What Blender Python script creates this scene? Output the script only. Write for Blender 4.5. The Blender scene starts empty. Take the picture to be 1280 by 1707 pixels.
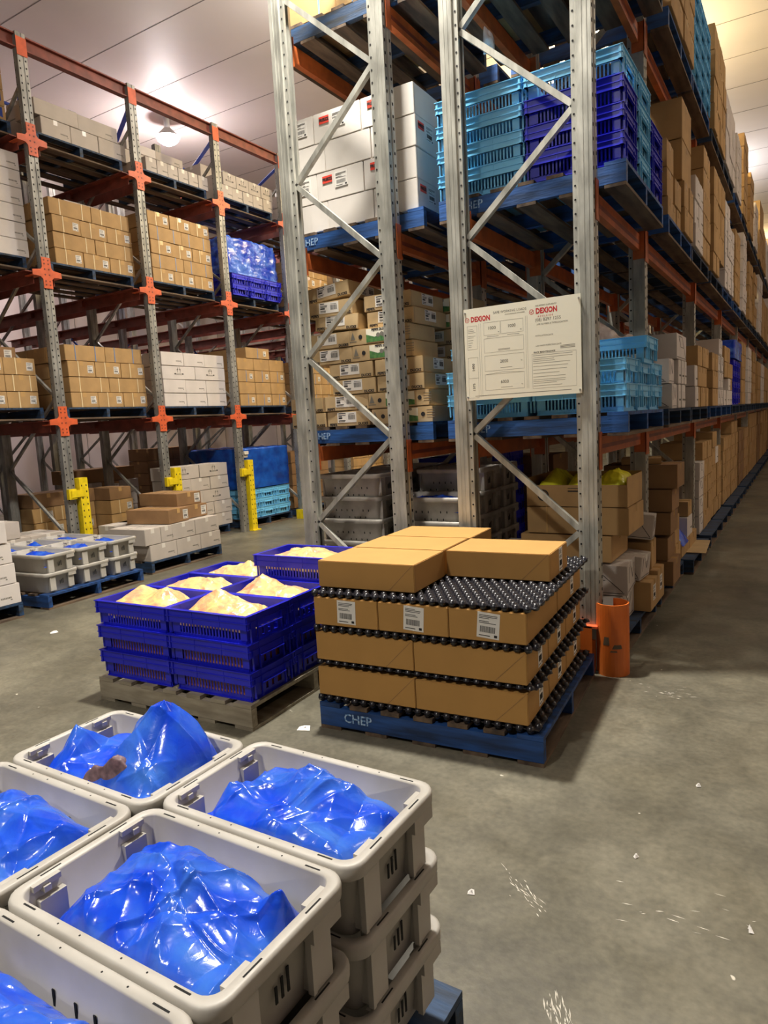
import bpy, bmesh, math, random
from mathutils import Vector, Matrix, noise
sc = bpy.context.scene
COL = sc.collection
R = math.radians
# ------------------------------------------------------------------ camera
F_PX = 1147.17
yaw, pitch, roll = R(-31.737), R(-7.35), R(-3.111)
fw = Vector((math.sin(yaw)*math.cos(pitch), math.cos(yaw)*math.cos(pitch), math.sin(pitch)))
rt = Vector((math.cos(yaw), -math.sin(yaw), 0)); up = rt.cross(fw)
r2 = rt*math.cos(roll)+up*math.sin(roll); u2 = -rt*math.sin(roll)+up*math.cos(roll)
cam = bpy.data.cameras.new('camera'); camo = bpy.data.objects.new('camera', cam); COL.objects.link(camo)
cam.sensor_fit = 'HORIZONTAL'; cam.sensor_width = 36; cam.lens = 36*F_PX/1280
cam.clip_start = .05; cam.clip_end = 200
camo.matrix_world = Matrix(((r2.x, u2.x, -fw.x, 0), (r2.y, u2.y, -fw.y, 0), (r2.z, u2.z, -fw.z, 1.549), (0, 0, 0, 1)))
sc.camera = camo
# ------------------------------------------------------------------ world, exposure
wd = bpy.data.worlds.new('world'); sc.world = wd; wd.use_nodes = True
wd.node_tree.nodes['Background'].inputs[0].default_value = (1, .96, .93, 1)
wd.node_tree.nodes['Background'].inputs[1].default_value = .085
sc.view_settings.view_transform = 'Standard'; sc.view_settings.look = 'None'
sc.view_settings.exposure = -.12; sc.view_settings.gamma = 1; sc.view_settings.use_curve_mapping = False
CEIL = 7.0
LAMPS = [  # x, y, watts down, watts sideways, colour, where
    (-2.40, 3.50, 370, 120, (1, .95, .86), 'over the carton pallet'),
    (-2.6, -2.2, 170, 110, (1, .95, .88), 'above the foreground tubs'),
    (-4.9, 7.6, 115, 120, (1, .94, .88), 'above the aisle left of the end frames'),
    (-9.6, 9.05, 120, 110, (1, .90, .88), 'glowing over the left rack'),
    (-2.9, 11.8, 30, 680, (1, .80, .42), 'warm, hidden above the right rack, near'),
    (-2.7, 18.5, 30, 520, (.90, .92, 1), 'white, hidden above the right rack, middle'),
    (-2.4, 27.0, 30, 500, (1, .78, .40), 'warm, hidden above the right rack, far'),
    (3.2, 9.0, 35, 120, (1, .90, .74), 'on the far side of the right aisle'),
    (-14.2, 7.5, 60, 240, (1, .92, .92), 'added unseen behind the left rack to brighten the wall'),  # added lamp, no visible source; lifts the wall behind the rack
]
# ------------------------------------------------------------------ helpers
def lin(c):
    f = lambda v: v/12.92 if v <= .04045 else ((v+.055)/1.055)**2.4
    return tuple(f(x/255) for x in c)+(1,)
MATS = {}
def mat(name, rgb, rough=.5, metal=0, var=.0, scale=6, rgb2=None, bump=0, bscale=60, coat=0, emit=0, detail=4, stretch=None, lo=.35, hi=.65, spec=.5):
    if name in MATS: return MATS[name]
    m = bpy.data.materials.new(name); m.use_nodes = True; nt = m.node_tree; b = nt.nodes['Principled BSDF']
    c = lin(rgb)
    b.inputs['Base Color'].default_value = c; b.inputs['Roughness'].default_value = rough; b.inputs['Metallic'].default_value = metal
    b.inputs['Specular IOR Level'].default_value = spec
    if coat: b.inputs['Coat Weight'].default_value = coat; b.inputs['Coat Roughness'].default_value = .08
    if emit: b.inputs['Emission Color'].default_value = c; b.inputs['Emission Strength'].default_value = emit
    tc = nt.nodes.new('ShaderNodeTexCoord'); src = tc.outputs['Object']
    if stretch:
        mp = nt.nodes.new('ShaderNodeMapping'); mp.inputs['Scale'].default_value = stretch
        nt.links.new(src, mp.inputs[0]); src = mp.outputs[0]
    if var or rgb2:
        n = nt.nodes.new('ShaderNodeTexNoise'); n.inputs['Scale'].default_value = scale; n.inputs['Detail'].default_value = detail
        nt.links.new(src, n.inputs['Vector'])
        rp = nt.nodes.new('ShaderNodeValToRGB'); rp.color_ramp.elements[0].position = lo; rp.color_ramp.elements[1].position = hi
        if rgb2: rp.color_ramp.elements[0].color = lin(rgb2); rp.color_ramp.elements[1].color = c
        else:
            rp.color_ramp.elements[0].color = tuple(max(0, x*(1-var)) for x in c[:3])+(1,)
            rp.color_ramp.elements[1].color = tuple(min(1, x*(1+var)) for x in c[:3])+(1,)
        nt.links.new(n.outputs[0], rp.inputs[0]); nt.links.new(rp.outputs[0], b.inputs['Base Color'])
    if bump:
        n = nt.nodes.new('ShaderNodeTexNoise'); n.inputs['Scale'].default_value = bscale; n.inputs['Detail'].default_value = 5
        nt.links.new(src, n.inputs['Vector'])
        bp = nt.nodes.new('ShaderNodeBump'); bp.inputs['Strength'].default_value = bump; bp.inputs['Distance'].default_value = .004
        nt.links.new(n.outputs[0], bp.inputs['Height']); nt.links.new(bp.outputs[0], b.inputs['Normal'])
    MATS[name] = m; return m
class MB:
    def __init__(s): s.v = []; s.f = []; s.m = []; s.mats = []; s.sm = []
    def mi(s, m):
        if m not in s.mats: s.mats.append(m)
        return s.mats.index(m)
    def faces(s, vs, fs, m, smooth=False, M=None):
        o = len(s.v); k = s.mi(m)
        s.v += [tuple(M @ Vector(v)) if M else tuple(v) for v in vs]
        for f in fs: s.f.append([o+i for i in f]); s.m.append(k); s.sm.append(smooth)
    def box(s, x0, x1, y0, y1, z0, z1, m, M=None, tx=0, ty=0):
        # tx, ty: how much the bottom is drawn in
        vs = [(x0+tx, y0+ty, z0), (x1-tx, y0+ty, z0), (x1-tx, y1-ty, z0), (x0+tx, y1-ty, z0), (x0, y0, z1), (x1, y0, z1), (x1, y1, z1), (x0, y1, z1)]
        s.faces(vs, [(3, 2, 1, 0), (4, 5, 6, 7), (0, 1, 5, 4), (1, 2, 6, 5), (2, 3, 7, 6), (3, 0, 4, 7)], m, False, M)
    def prism(s, poly, z0, z1, m, M=None):
        n = len(poly)
        vs = [(x, y, z0) for x, y in poly]+[(x, y, z1) for x, y in poly]
        s.faces(vs, [tuple(range(n-1, -1, -1)), tuple(range(n, 2*n))]+[(i, (i+1) % n, n+(i+1) % n, n+i) for i in range(n)], m, False, M)
    def bar(s, a, b, w, h, m, upv=(0, 0, 1)):
        a = Vector(a); b = Vector(b); d = (b-a); L = d.length; d.normalize()
        u = Vector(upv); sd = d.cross(u)
        if sd.length < 1e-4: u = Vector((1, 0, 0)); sd = d.cross(u)
        sd.normalize(); u = sd.cross(d)
        M = Matrix(((sd.x, d.x, u.x, a.x), (sd.y, d.y, u.y, a.y), (sd.z, d.z, u.z, a.z), (0, 0, 0, 1)))
        s.box(-w/2, w/2, 0, L, -h/2, h/2, m, M)
    def cyl(s, a, b, r, m, n=16, r1=None, caps=True):
        a = Vector(a); b = Vector(b); d = (b-a).normalized(); u = d.orthogonal().normalized(); w = d.cross(u)
        r1 = r if r1 is None else r1
        vs = []
        for p, q in ((a, r), (b, r1)):
            for i in range(n):
                t = 2*math.pi*i/n; vs.append(tuple(p+(u*math.cos(t)+w*math.sin(t))*q))
        s.faces(vs, [(i, (i+1) % n, n+(i+1) % n, n+i) for i in range(n)], m, True)
        if caps: s.faces(vs, [tuple(range(n-1, -1, -1)), tuple(range(n, 2*n))], m)
    def loft(s, loops, m, smooth=True, capend=False):
        n = len(loops[0]); vs = [p for l in loops for p in l]; fs = []
        for k in range(len(loops)-1):
            for i in range(n): fs.append((k*n+i, k*n+(i+1) % n, (k+1)*n+(i+1) % n, (k+1)*n+i))
        if capend: fs.append(tuple((len(loops)-1)*n+i for i in range(n)))
        s.faces(vs, fs, m, smooth)
    def mesh(s, name, bevel=0):
        me = bpy.data.meshes.new(name); me.from_pydata(s.v, [], s.f)
        for m in s.mats: me.materials.append(m)
        me.polygons.foreach_set('material_index', s.m); me.polygons.foreach_set('use_smooth', s.sm); me.update()
        if bevel:
            bm = bmesh.new(); bm.from_mesh(me); bmesh.ops.bevel(bm, geom=bm.edges[:], offset=bevel, segments=2, affect='EDGES'); bm.to_mesh(me); bm.free()
        return me
def link(name, me, parent=None, loc=(0, 0, 0), rz=0, rot=None):
    o = bpy.data.objects.new(name, me); COL.objects.link(o); o.location = loc
    o.rotation_euler = rot if rot else (0, 0, rz)
    if parent: o.parent = parent
    return o
def tag(o, label, cat, group=None):
    label = label.replace('pallet place second from the frame end', 'second place from the end')
    o['label'] = label; o['category'] = cat
    n = len(label.replace(',', ' ').split())
    if n > 16 or n < 4: print('LABELLEN', n, label)
    if group: o['group'] = group
    return o
def thing(name, label, cat, loc=(0, 0, 0), rz=0, group=None): return tag(link(name, None, None, loc, rz), label, cat, group)
def struct(name, mb): o = link(name, mb.mesh(name)); o['kind'] = 'structure'; return o
def fr(ox, oy, rz):   # local (u, v) frame -> world
    c, s = math.cos(rz), math.sin(rz)
    return lambda u, v=0: (ox+u*c-v*s, oy+u*s+v*c)
TXT = {}
def text(s, size, m, ext=.0006, align='CENTER', bold=0):
    k = (s, size, m.name, align, bold, ext)
    if k in TXT: return TXT[k]
    c = bpy.data.curves.new('lettering', 'FONT'); c.body = s; c.size = size; c.extrude = ext; c.align_x = align; c.align_y = 'CENTER'; c.offset = bold; c.resolution_u = 2
    o = bpy.data.objects.new('t', c); COL.objects.link(o)
    me = bpy.data.meshes.new_from_object(o.evaluated_get(bpy.context.evaluated_depsgraph_get()))
    bpy.data.objects.remove(o); me.materials.clear(); me.materials.append(m); me.name = 'lettering'
    TXT[k] = me; return me
def letter(parent, s, size, m, loc, ang=0, align='CENTER', bold=0, name='lettering', ext=.0003):   # upright on a -Y face
    o = link(name, text(s, size, m, ext, align, bold), parent, loc); o.rotation_euler = (R(90), ang, 0); return o
# ------------------------------------------------------------------ materials
galv = mat('galvanised_steel', (204, 203, 192), .40, .45, rgb2=(152, 151, 142), scale=14, bump=.15, bscale=90, stretch=(1, 1, .25))
galvd = mat('dull_steel', (166, 165, 160), .5, .45, rgb2=(122, 121, 117), scale=12, stretch=(1, 1, .3))
orange = mat('orange_paint', (180, 92, 44), .45, var=.22, scale=9)
orange_l = mat('orange_bracket_paint', (214, 96, 54), .45, var=.15, scale=9)
redbrown = mat('red_brown_paint', (128, 62, 48), .5, var=.25, scale=7)
yellow = mat('yellow_paint', (232, 205, 24), .45, var=.12, scale=15)
bluesteel = mat('blue_brace_paint', (40, 80, 190), .5)
hole = mat('punched_hole', (22, 22, 22), .9)
kraft = mat('kraft_board', (178, 143, 94), .78, var=.10, scale=5, bump=.12, bscale=40)
kraft_d = mat('dark_kraft_board', (142, 108, 72), .8, var=.12, scale=5, bump=.12, bscale=40)
kraft_n = mat('new_kraft_board', (176, 132, 70), .72, var=.05, scale=4, bump=.08, bscale=40)
duckboard = mat('pale_kraft_board', (186, 160, 118), .78, var=.10, scale=6, bump=.15, bscale=30)
whiteb = mat('white_board', (214, 206, 200), .65, var=.06, scale=4, bump=.12, bscale=25)
whiteg = mat('greyish_white_board', (190, 180, 170), .7, var=.07, scale=4, bump=.12, bscale=25)
tape = mat('clear_packing_tape', (196, 158, 104), .25)
tapew = mat('white_tape', (226, 220, 210), .3)
paper = mat('label_paper', (226, 222, 214), .55)
ink = mat('black_ink', (34, 32, 34), .6)
redp = mat('red_sticker', (232, 70, 52), .5)
strapw = mat('cream_strap', (226, 206, 164), .4)
strapb = mat('blue_strap', (110, 136, 176), .4)
green = mat('green_print', (52, 104, 62), .6, rgb2=(90, 140, 70), scale=40)
lb = mat('light_blue_plastic', (122, 202, 246), .35, spec=.5, var=.06, scale=3)
db = mat('royal_blue_plastic', (28, 34, 196), .32, var=.10, scale=3)
grey = mat('grey_plastic', (188, 184, 176), .48, rgb2=(172, 167, 158), scale=5, bump=.06, bscale=50)
greyd = mat('dirty_grey_plastic', (196, 190, 180), .5, rgb2=(158, 152, 142), scale=7, bump=.08, bscale=50)
palblue = mat('blue_painted_timber', (38, 92, 166), .6, rgb2=(24, 56, 98), scale=7, bump=.35, bscale=30, stretch=(.5, 3, 3))
palblued = mat('worn_blue_timber', (38, 70, 108), .65, rgb2=(32, 37, 43), scale=8, bump=.4, bscale=30, stretch=(.5, 3, 3))
paldk = mat('bare_dark_timber', (112, 92, 72), .8, rgb2=(62, 50, 42), scale=5, bump=.3, bscale=30, stretch=(3, .5, 3))
palgrey = mat('grey_timber', (164, 154, 134), .75, rgb2=(132, 122, 104), scale=8, bump=.3, bscale=30, stretch=(.6, 3, 3))
black = mat('black_plastic', (30, 30, 36), .28, spec=.6)
stencil = mat('white_stencil_paint', (170, 196, 220), .7, rgb2=(90, 130, 180), scale=70, lo=.45, hi=.55)
cream = mat('cream_board', (240, 236, 216), .4)
signred = mat('sign_red', (196, 30, 40), .5)
signgrey = mat('sign_ink', (120, 116, 106), .6)
yelbag = mat('yellow_bag_film', (255, 244, 60), .25, var=.12, scale=8)
def bagmat(name, deep, pale, rough=.14, scale=7, bs=.4):
    m = mat(name, deep, rough); nt = m.node_tree; b = nt.nodes['Principled BSDF']
    tc = nt.nodes.new('ShaderNodeTexCoord'); n = nt.nodes.new('ShaderNodeTexNoise'); n.inputs['Scale'].default_value = scale; n.inputs['Detail'].default_value = 5; n.inputs['Distortion'].default_value = .8
    rp = nt.nodes.new('ShaderNodeValToRGB'); rp.color_ramp.elements[0].position = .38; rp.color_ramp.elements[1].position = .66
    rp.color_ramp.elements[0].color = lin(deep); rp.color_ramp.elements[1].color = lin(pale)
    nt.links.new(tc.outputs['Object'], n.inputs['Vector']); nt.links.new(n.outputs[0], rp.inputs[0]); nt.links.new(rp.outputs[0], b.inputs['Base Color'])
    n2 = nt.nodes.new('ShaderNodeTexNoise'); n2.inputs['Scale'].default_value = 26; n2.inputs['Detail'].default_value = 3; n2.inputs['Distortion'].default_value = 1.5
    nt.links.new(tc.outputs['Object'], n2.inputs['Vector'])
    bp = nt.nodes.new('ShaderNodeBump'); bp.inputs['Strength'].default_value = bs; bp.inputs['Distance'].default_value = .006
    nt.links.new(n2.outputs[0], bp.inputs['Height']); nt.links.new(bp.outputs[0], b.inputs['Normal'])
    return m
bluebag = bagmat('blue_liner_film', (14, 66, 206), (62, 116, 208), .19, 5, .22)
meatbag = bagmat('cream_film_over_meat', (218, 192, 122), (212, 146, 112), .32, 15, .7)
clearbag = bagmat('clear_film', (190, 170, 160), (226, 214, 206), .2, 14)
bluewrap = bagmat('blue_stretch_film', (20, 60, 190), (96, 140, 226), .18, 5)
# ------------------------------------------------------------------ room
def floor_mat():
    m = bpy.data.materials.new('concrete'); m.use_nodes = True; nt = m.node_tree; b = nt.nodes['Principled BSDF']; L = nt.links.new
    tc = nt.nodes.new('ShaderNodeTexCoord')
    def nz(s, d, dist=0):
        n = nt.nodes.new('ShaderNodeTexNoise'); n.inputs['Scale'].default_value = s; n.inputs['Detail'].default_value = d; n.inputs['Distortion'].default_value = dist; L(tc.outputs['Object'], n.inputs['Vector']); return n.outputs[0]
    def ramp(src, p0, c0, p1, c1):
        r = nt.nodes.new('ShaderNodeValToRGB'); e = r.color_ramp.elements; e[0].position = p0; e[1].position = p1; e[0].color = c0; e[1].color = c1; L(src, r.inputs[0]); return r.outputs[0]
    def mix(t, f, a, c):
        x = nt.nodes.new('ShaderNodeMix'); x.data_type = 'RGBA'; x.blend_type = t
        if isinstance(f, float): x.inputs[0].default_value = f
        else: L(f, x.inputs[0])
        L(a, x.inputs[6])
        if isinstance(c, tuple): x.inputs[7].default_value = c
        else: L(c, x.inputs[7])
        return x.outputs[2]
    base = ramp(nz(.9, 6, .4), .35, lin((88, 84, 71)), .68, lin((120, 115, 98)))
    fine = ramp(nz(38, 6), .3, (.80, .80, .80, 1), .7, (1.14, 1.14, 1.14, 1))
    c = mix('MULTIPLY', 1.0, base, fine)
    mid = ramp(nz(7, 6, .6), .38, (.84, .84, .84, 1), .62, (1.08, 1.08, 1.08, 1)); c = mix('MULTIPLY', 1.0, c, mid)
    sp = ramp(nz(16, 2, .2), .77, (0, 0, 0, 1), .79, (1, 1, 1, 1)); c = mix('MIX', sp, c, lin((205, 198, 182)))
    L(c, b.inputs['Base Color'])
    rr = ramp(nz(2.5, 5), .35, (.36, .36, .36, 1), .7, (.6, .6, .6, 1)); L(rr, b.inputs['Roughness'])
    bp = nt.nodes.new('ShaderNodeBump'); bp.inputs['Strength'].default_value = .25; bp.inputs['Distance'].default_value = .003; L(nz(45, 6), bp.inputs['Height']); L(bp.outputs[0], b.inputs['Normal'])
    return m
g = MB(); g.box(-15.2, 5.2, -6.2, 46, -.1, 0, floor_mat()); struct('floor', g)
cm = mat('ceiling_panel', (228, 220, 214), .5, var=.05, scale=.6, bump=.2, bscale=3)
seam = mat('panel_seam', (120, 112, 106), .7)
g = MB(); g.box(-15.2, 5.2, -6.2, 46, CEIL, CEIL+.1, cm)
for i in range(42): g.box(-15.2, 5.2, 7.085-1.2*11+1.2*i-.006, 7.085-1.2*11+1.2*i+.006, CEIL-.002, CEIL+.01, seam)
struct('ceiling', g)
wm = mat('wall_panel', (206, 192, 190), .5, var=.04, scale=.8)
for nm, q in (('wall_left', (-15.3, -15.2, -6.2, 46)), ('wall_right', (5.2, 5.3, -6.2, 46)), ('wall_far', (-15.2, 5.2, 46, 46.1))):
    g = MB(); g.box(*q, 0, CEIL, wm)
    if nm == 'wall_left':
        for i in range(42): g.box(-15.2, -15.19, -6+1.2*i, -5.99+1.2*i, 0, CEIL, seam)
    struct(nm, g)
# ------------------------------------------------------------------ lamps
house = mat('lamp_housing', (190, 190, 190), .4, .6)
for i, (x, y, W, WS, c, wh) in enumerate(LAMPS):
    t = thing('high_bay_lamp', 'round high bay ceiling lamp ' + wh, 'ceiling lamp', (x, y, CEIL), 0, 'ceiling lamps')
    g = MB(); g.cyl((0, 0, -.18), (0, 0, 0), .05, house); g.cyl((0, 0, -.32), (0, 0, -.18), .21, house, 24, .07); link('lamp_housing', g.mesh('lamp_housing'), t)
    g = MB(); e = bpy.data.materials.get('lamp_glow_%d' % i) or mat('lamp_glow_%d' % i, tuple(int(255*v**.45) for v in c), .5, emit=30)
    g.cyl((0, 0, -.34), (0, 0, -.32), .19, e, 24, .2)
    if i == 3:
        for k in range(4): g.cyl((0, 0, -.34-.03*(k+1)), (0, 0, -.34-.03*k), .19*math.cos((k+1)*.35), e, 24, .19*math.cos(k*.35))
    link('lamp_lens', g.mesh('lamp_lens'), t)
    L = bpy.data.lights.new('high_bay_light', 'AREA'); L.shape = 'DISK'; L.size = .38; L.energy = W; L.color = c; L.spread = R(130)
    lo = bpy.data.objects.new('high_bay_light', L); COL.objects.link(lo); lo.parent = t; lo.location = (0, 0, -.50)
    if WS:   # the open glass also throws light sideways and up
        P = bpy.data.lights.new('lamp_side_glow', 'POINT'); P.shadow_soft_size = .15; P.energy = WS; P.color = c
        po = bpy.data.objects.new('lamp_side_glow', P); COL.objects.link(po); po.parent = t; po.location = (.0, 0, -.62)
# ------------------------------------------------------------------ rack uprights
def post_mesh(H, m, wy=.10, wx=.115, holes=True):
    a = wx*.48; b = -wx*.52; w = wy/2
    poly = [(a, -w), (a, -w*.30), (a-.006, -w*.2), (a-.006, w*.2), (a, w*.30), (a, w), (b+.034, w), (b+.028, w-.012), (b, w-.012), (b, w*.3), (a-.03, w*.3), (a-.03, -w*.3), (b, -w*.3), (b, -w+.012), (b+.028, -w+.012), (b+.034, -w)]
    g = MB(); g.prism(poly, 0, H, m)
    for z in ([] if not holes else [0.1+.075*i for i in range(int((H-.15)/.075))]):
        for s in (-1, 1):
            y = s*w*.62; zz = z+(.018 if s > 0 else 0)
            g.box(a, a+.0012, y-.007, y+.007, zz-.009, zz+.009, hole)
            g.cyl((b+.014, s*(w-.012), z), (b+.014, s*(w-.0105), z), .006, hole, 8)
    for s in (-1, 1):    # pressed ribs along the sides
        g.box(a-.03, a-.022, s*w-.0015, s*w+.0015, 0, H, m); g.box(a-.055, a-.049, s*w-.0015, s*w+.0015, 0, H, m)
    return g.mesh('upright')
def link_me(name, g, parent, loc=(0, 0, 0), rz=0): return link(name, g.mesh(name), parent, loc, rz)
# right racks : two rows back to back, ends facing us
X1, X2, X3, X4, Y4 = -3.141, -2.362, -1.864, -1.084, 4.071
UY = [Y4, 5.487]+[5.487+2.581*i for i in range(1, 11)]
LV = [1.40, 2.80, 4.20]
pm_r = post_mesh(5.3, galv)
base_m = MB(); base_m.box(-.09, .09, -.07, .07, 0, .012, galvd); base_me = base_m.mesh('base_plate')
bolt = mat('bolt_steel', (200, 198, 190), .3, .8)
def right_rack(xa, xb, label):
    t = thing('pallet_rack', label, 'pallet rack', (0, 0, 0))
    for k, y in enumerate(UY):
        for x, rz in ((xa, math.pi), (xb, 0)):
            p = link('upright', pm_r, t, (x, y, 0), rz); link('base_plate', base_me, p)
        n0, n1 = xa+.05, xb-.05
        # zigzag: starts low at xa side going up
        zs = [.25, .85, 1.45, 2.04, 2.63, 3.23, 3.83, 4.43, 5.03]
        segs = []
        for i in range(len(zs)-1):
            a_in = (i % 2 == 1) if xa == X1 else (i % 2 == 0)
            pa, pb = ((n0, y, zs[i]), (n1, y, zs[i+1])) if a_in else ((n1, y, zs[i]), (n0, y, zs[i+1]))
            segs.append((pa, pb))
        def seg(g, s):
            g.bar(s[0], s[1], .034, .036, galv, (0, -1, 0)); 
            for q in s: g.cyl((q[0], q[1]-.03, q[2]), (q[0], q[1]+.03, q[2]), .011, bolt, 8)
        if k < 2:
            for s in segs: g = MB(); seg(g, s); link_me('brace', g, t)
        else:
            g = MB()
            for s in segs: seg(g, s)
            link_me('frame_bracing', g, t)
    for k in range(len(UY)-1):
        y0, y1 = UY[k]+.05, UY[k+1]-.05
        for z in LV:
            for x, s in ((xa, -1), (xb, 1)):
                g = MB(); g.box(x-.022, x+.022, y0, y1, z-.11, z, orange)
                g.box(x+s*.022-.001, x+s*.022+.001, y0+.02, y1-.02, z-.075, z-.05, redbrown)
                bm_ = link_me('beam', g, t)
                if k < 3:
                    for yy, q in ((y0, 1), (y1, -1)):
                        g = MB(); g.box(x+s*.055, x+s*.061, yy-q*.055, yy+q*.008, z-.19, z+.03, orange)
                        g.box(x-.026, x+.061, min(yy, yy+q*.008), max(yy, yy+q*.008), z-.17, z+.02, orange)
                        link_me('beam_connector', g, bm_)
    return t
right_rack(X1, X2, 'left of the two orange-beamed galvanised racks standing end-on, holding duck cartons')
right_rack(X3, X4, 'right orange-beamed galvanised rack beside the open aisle, with the load sign')
# left drive-in rack
XL = -7.402; YL = [4.945+1.45*k for k in range(-2, 9)]
RL = [1.79, 3.45, 4.87]
rows = [XL, XL-1.2, XL-2.4, XL-3.9, XL-5.1]
pm_l = post_mesh(5.95, galvd, .112, .09); pm_l2 = post_mesh(5.95, galvd, .112, .09, False)
t = thing('drive_in_rack', 'tall grey drive-in rack with orange cross brackets filling the left side', 'pallet rack')
cross = MB()
pts = [(-.055, .17), (-.055, .06), (-.075, .035), (-.175, .02), (-.175, -.035), (-.08, -.045), (-.055, -.07), (-.055, -.17), (.055, -.17), (.055, -.07), (.08, -.045), (.175, -.035), (.175, .02), (.075, .035), (.055, .06), (.055, .17)]
n = len(pts); vs = [(.048, p, q) for p, q in pts]+[(.056, p, q) for p, q in pts]
cross.faces(vs, [tuple(range(n)), tuple(range(2*n-1, n-1, -1))]+[(i, n+i, n+(i+1) % n, (i+1) % n) for i in range(n)], orange_l)
cross.box(-.10, .056, -.175, -.06, -.04, -.032, orange_l); cross.box(-.10, .056, .06, .175, -.04, -.032, orange_l)
for yy in (-.025, .025):
    for zz in (-.13, -.09, -.02, .04, .1, .14): cross.cyl((.056, yy, zz), (.059, yy, zz), .009, redbrown, 8)
cross_me = cross.mesh('cross_bracket')
topb = MB(); topb.box(-.05, -.012, 0, 1.34, -.075, .075, redbrown); topb.box(-.012, .03, 0, 1.34, .06, .075, redbrown); topb.box(-.012, .03, 0, 1.34, -.075, -.06, redbrown); topb_me = topb.mesh('top_beam')
conn = MB(); conn.box(.046, .05, -.06, .06, -.13, .06, orange_l); conn_me = conn.mesh('beam_connector')
for k, y in enumerate(YL):
    for j, x in enumerate(rows):
        link('upright', pm_l if j < 1 else pm_l2, t, (x, y, 0))
    for z in RL:
        link('cross_bracket', cross_me, t, (XL, y, z-.02))
    for ja in (0, 2, 3):
        g = MB()
        xa, xb = rows[ja], rows[ja+1]
        z = .35
        i = 0
        while z < 5.3:
            a, b = ((xa-.04, xb+.04) if i % 2 == 0 else (xb+.04, xa-.04))
            g.bar((a, y, z), (b, y, z+.85), .03, .03, galvd, (0, -1, 0)); z += .85; i += 1
        link_me('frame_bracing', g, t)
    g = MB()
    for z in RL:
        for s in (-1, 1):
            g.box(rows[-1]-.3, XL-.02, y+s*.17-.045, y+s*.17+.045, z-.015, z-.005, redbrown)
            g.box(rows[-1]-.3, XL-.02, y+s*.125-.004, y+s*.125+.004, z-.14, z-.005, redbrown)
            for x in rows[1:]: g.box(x-.05, x+.05, y+min(s*.04, s*.17), y+max(s*.04, s*.17), z-.09, z-.015, redbrown)
    link_me('load_rail', g, t)
    if k < len(YL)-1:
        link('top_beam', topb_me, t, (XL, y+.055, 5.86)); link('top_beam', topb_me, t, (rows[2], y+.055, 5.86)); link('top_beam', topb_me, t, (rows[4], y+.055, 5.86))
        g = MB(); g.box(rows[4]-.02, rows[4]+.02, y, y+1.45, 3.0, 3.1, redbrown); link_me('rear_beam', g, t)
    link('beam_connector', conn_me, t, (XL, y, 5.84))
for k in range(0, len(YL)-1):
    y0, y1 = YL[k], YL[k+1]
    g = MB(); g.bar((XL-.1, y0+.1, 5.80), (rows[2]+.1, y1-.1, 5.80), .06, .008, bluesteel); link_me('plan_brace', g, t)
    g = MB(); g.bar((XL-1.2, y0, 5.75), (XL-1.2, y1, 5.75), .03, .03, bluesteel); link_me('tie_bar', g, t)
    if k % 2 == 0:
        g = MB(); g.bar((rows[3], y0+.05, 2.1), (rows[3], y1-.05, 3.4), .05, .01, bluesteel); g.bar((rows[3]-.02, y1-.05, 2.1), (rows[3]-.02, y0+.05, 3.4), .05, .01, bluesteel); link_me('spine_brace', g, t)
# ------------------------------------------------------------------ pallets
def pallet_meshes(paint, dark):
    S = 1.165; h = S/2; out = {}
    for nm in ('bearer', 'deck', 'base'):
        g = MB()
        if nm == 'bearer': g.box(-h, h, -.021, .021, .02, .118, paint)
        if nm == 'deck':
            for i in range(7): w = .12 if i in (0, 6) else .10; c = -h+w/2+(S-w)*i/6; g.box(c-w/2, c+w/2, -h, h, .12, .14, paint if i in (0, 6) else dark)
        if nm == 'base':
            for i in (0, 1, 2, 3, 4): c = -h+.06+(S-.12)*i/4; g.box(c-.06, c+.06, -h, h, 0, .018, dark)
        out[nm] = g.mesh(nm+'_boards' if nm != 'bearer' else 'bearer')
    return out
# bearers run along X; the solid side faces -Y, fork openings face +X
palfl = mat('dark_blue_painted_timber', (32, 76, 140), .6, rgb2=(18, 42, 78), scale=7, bump=.35, bscale=30, stretch=(.5, 3, 3))
PM = {'blue': pallet_meshes(palblue, paldk), 'floor': pallet_meshes(palfl, paldk), 'worn': pallet_meshes(palblued, paldk), 'grey': pallet_meshes(palgrey, palgrey)}
def pallet(x, y, z, label, kind='worn', rz=0, group='blue timber pallets', chep=None):
    t = thing('timber_pallet', label, 'pallet', (x, y, z), rz, group); P = PM[kind]
    for yy in (-.5615, 0, .5615): link('bearer', P['bearer'], t, (0, yy, 0))
    link('deck_boards', P['deck'], t); link('base_boards', P['base'], t)
    if chep: letter(t, chep, .066, stencil, (-.36, -.585, .072), bold=.001)
    return t
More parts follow.
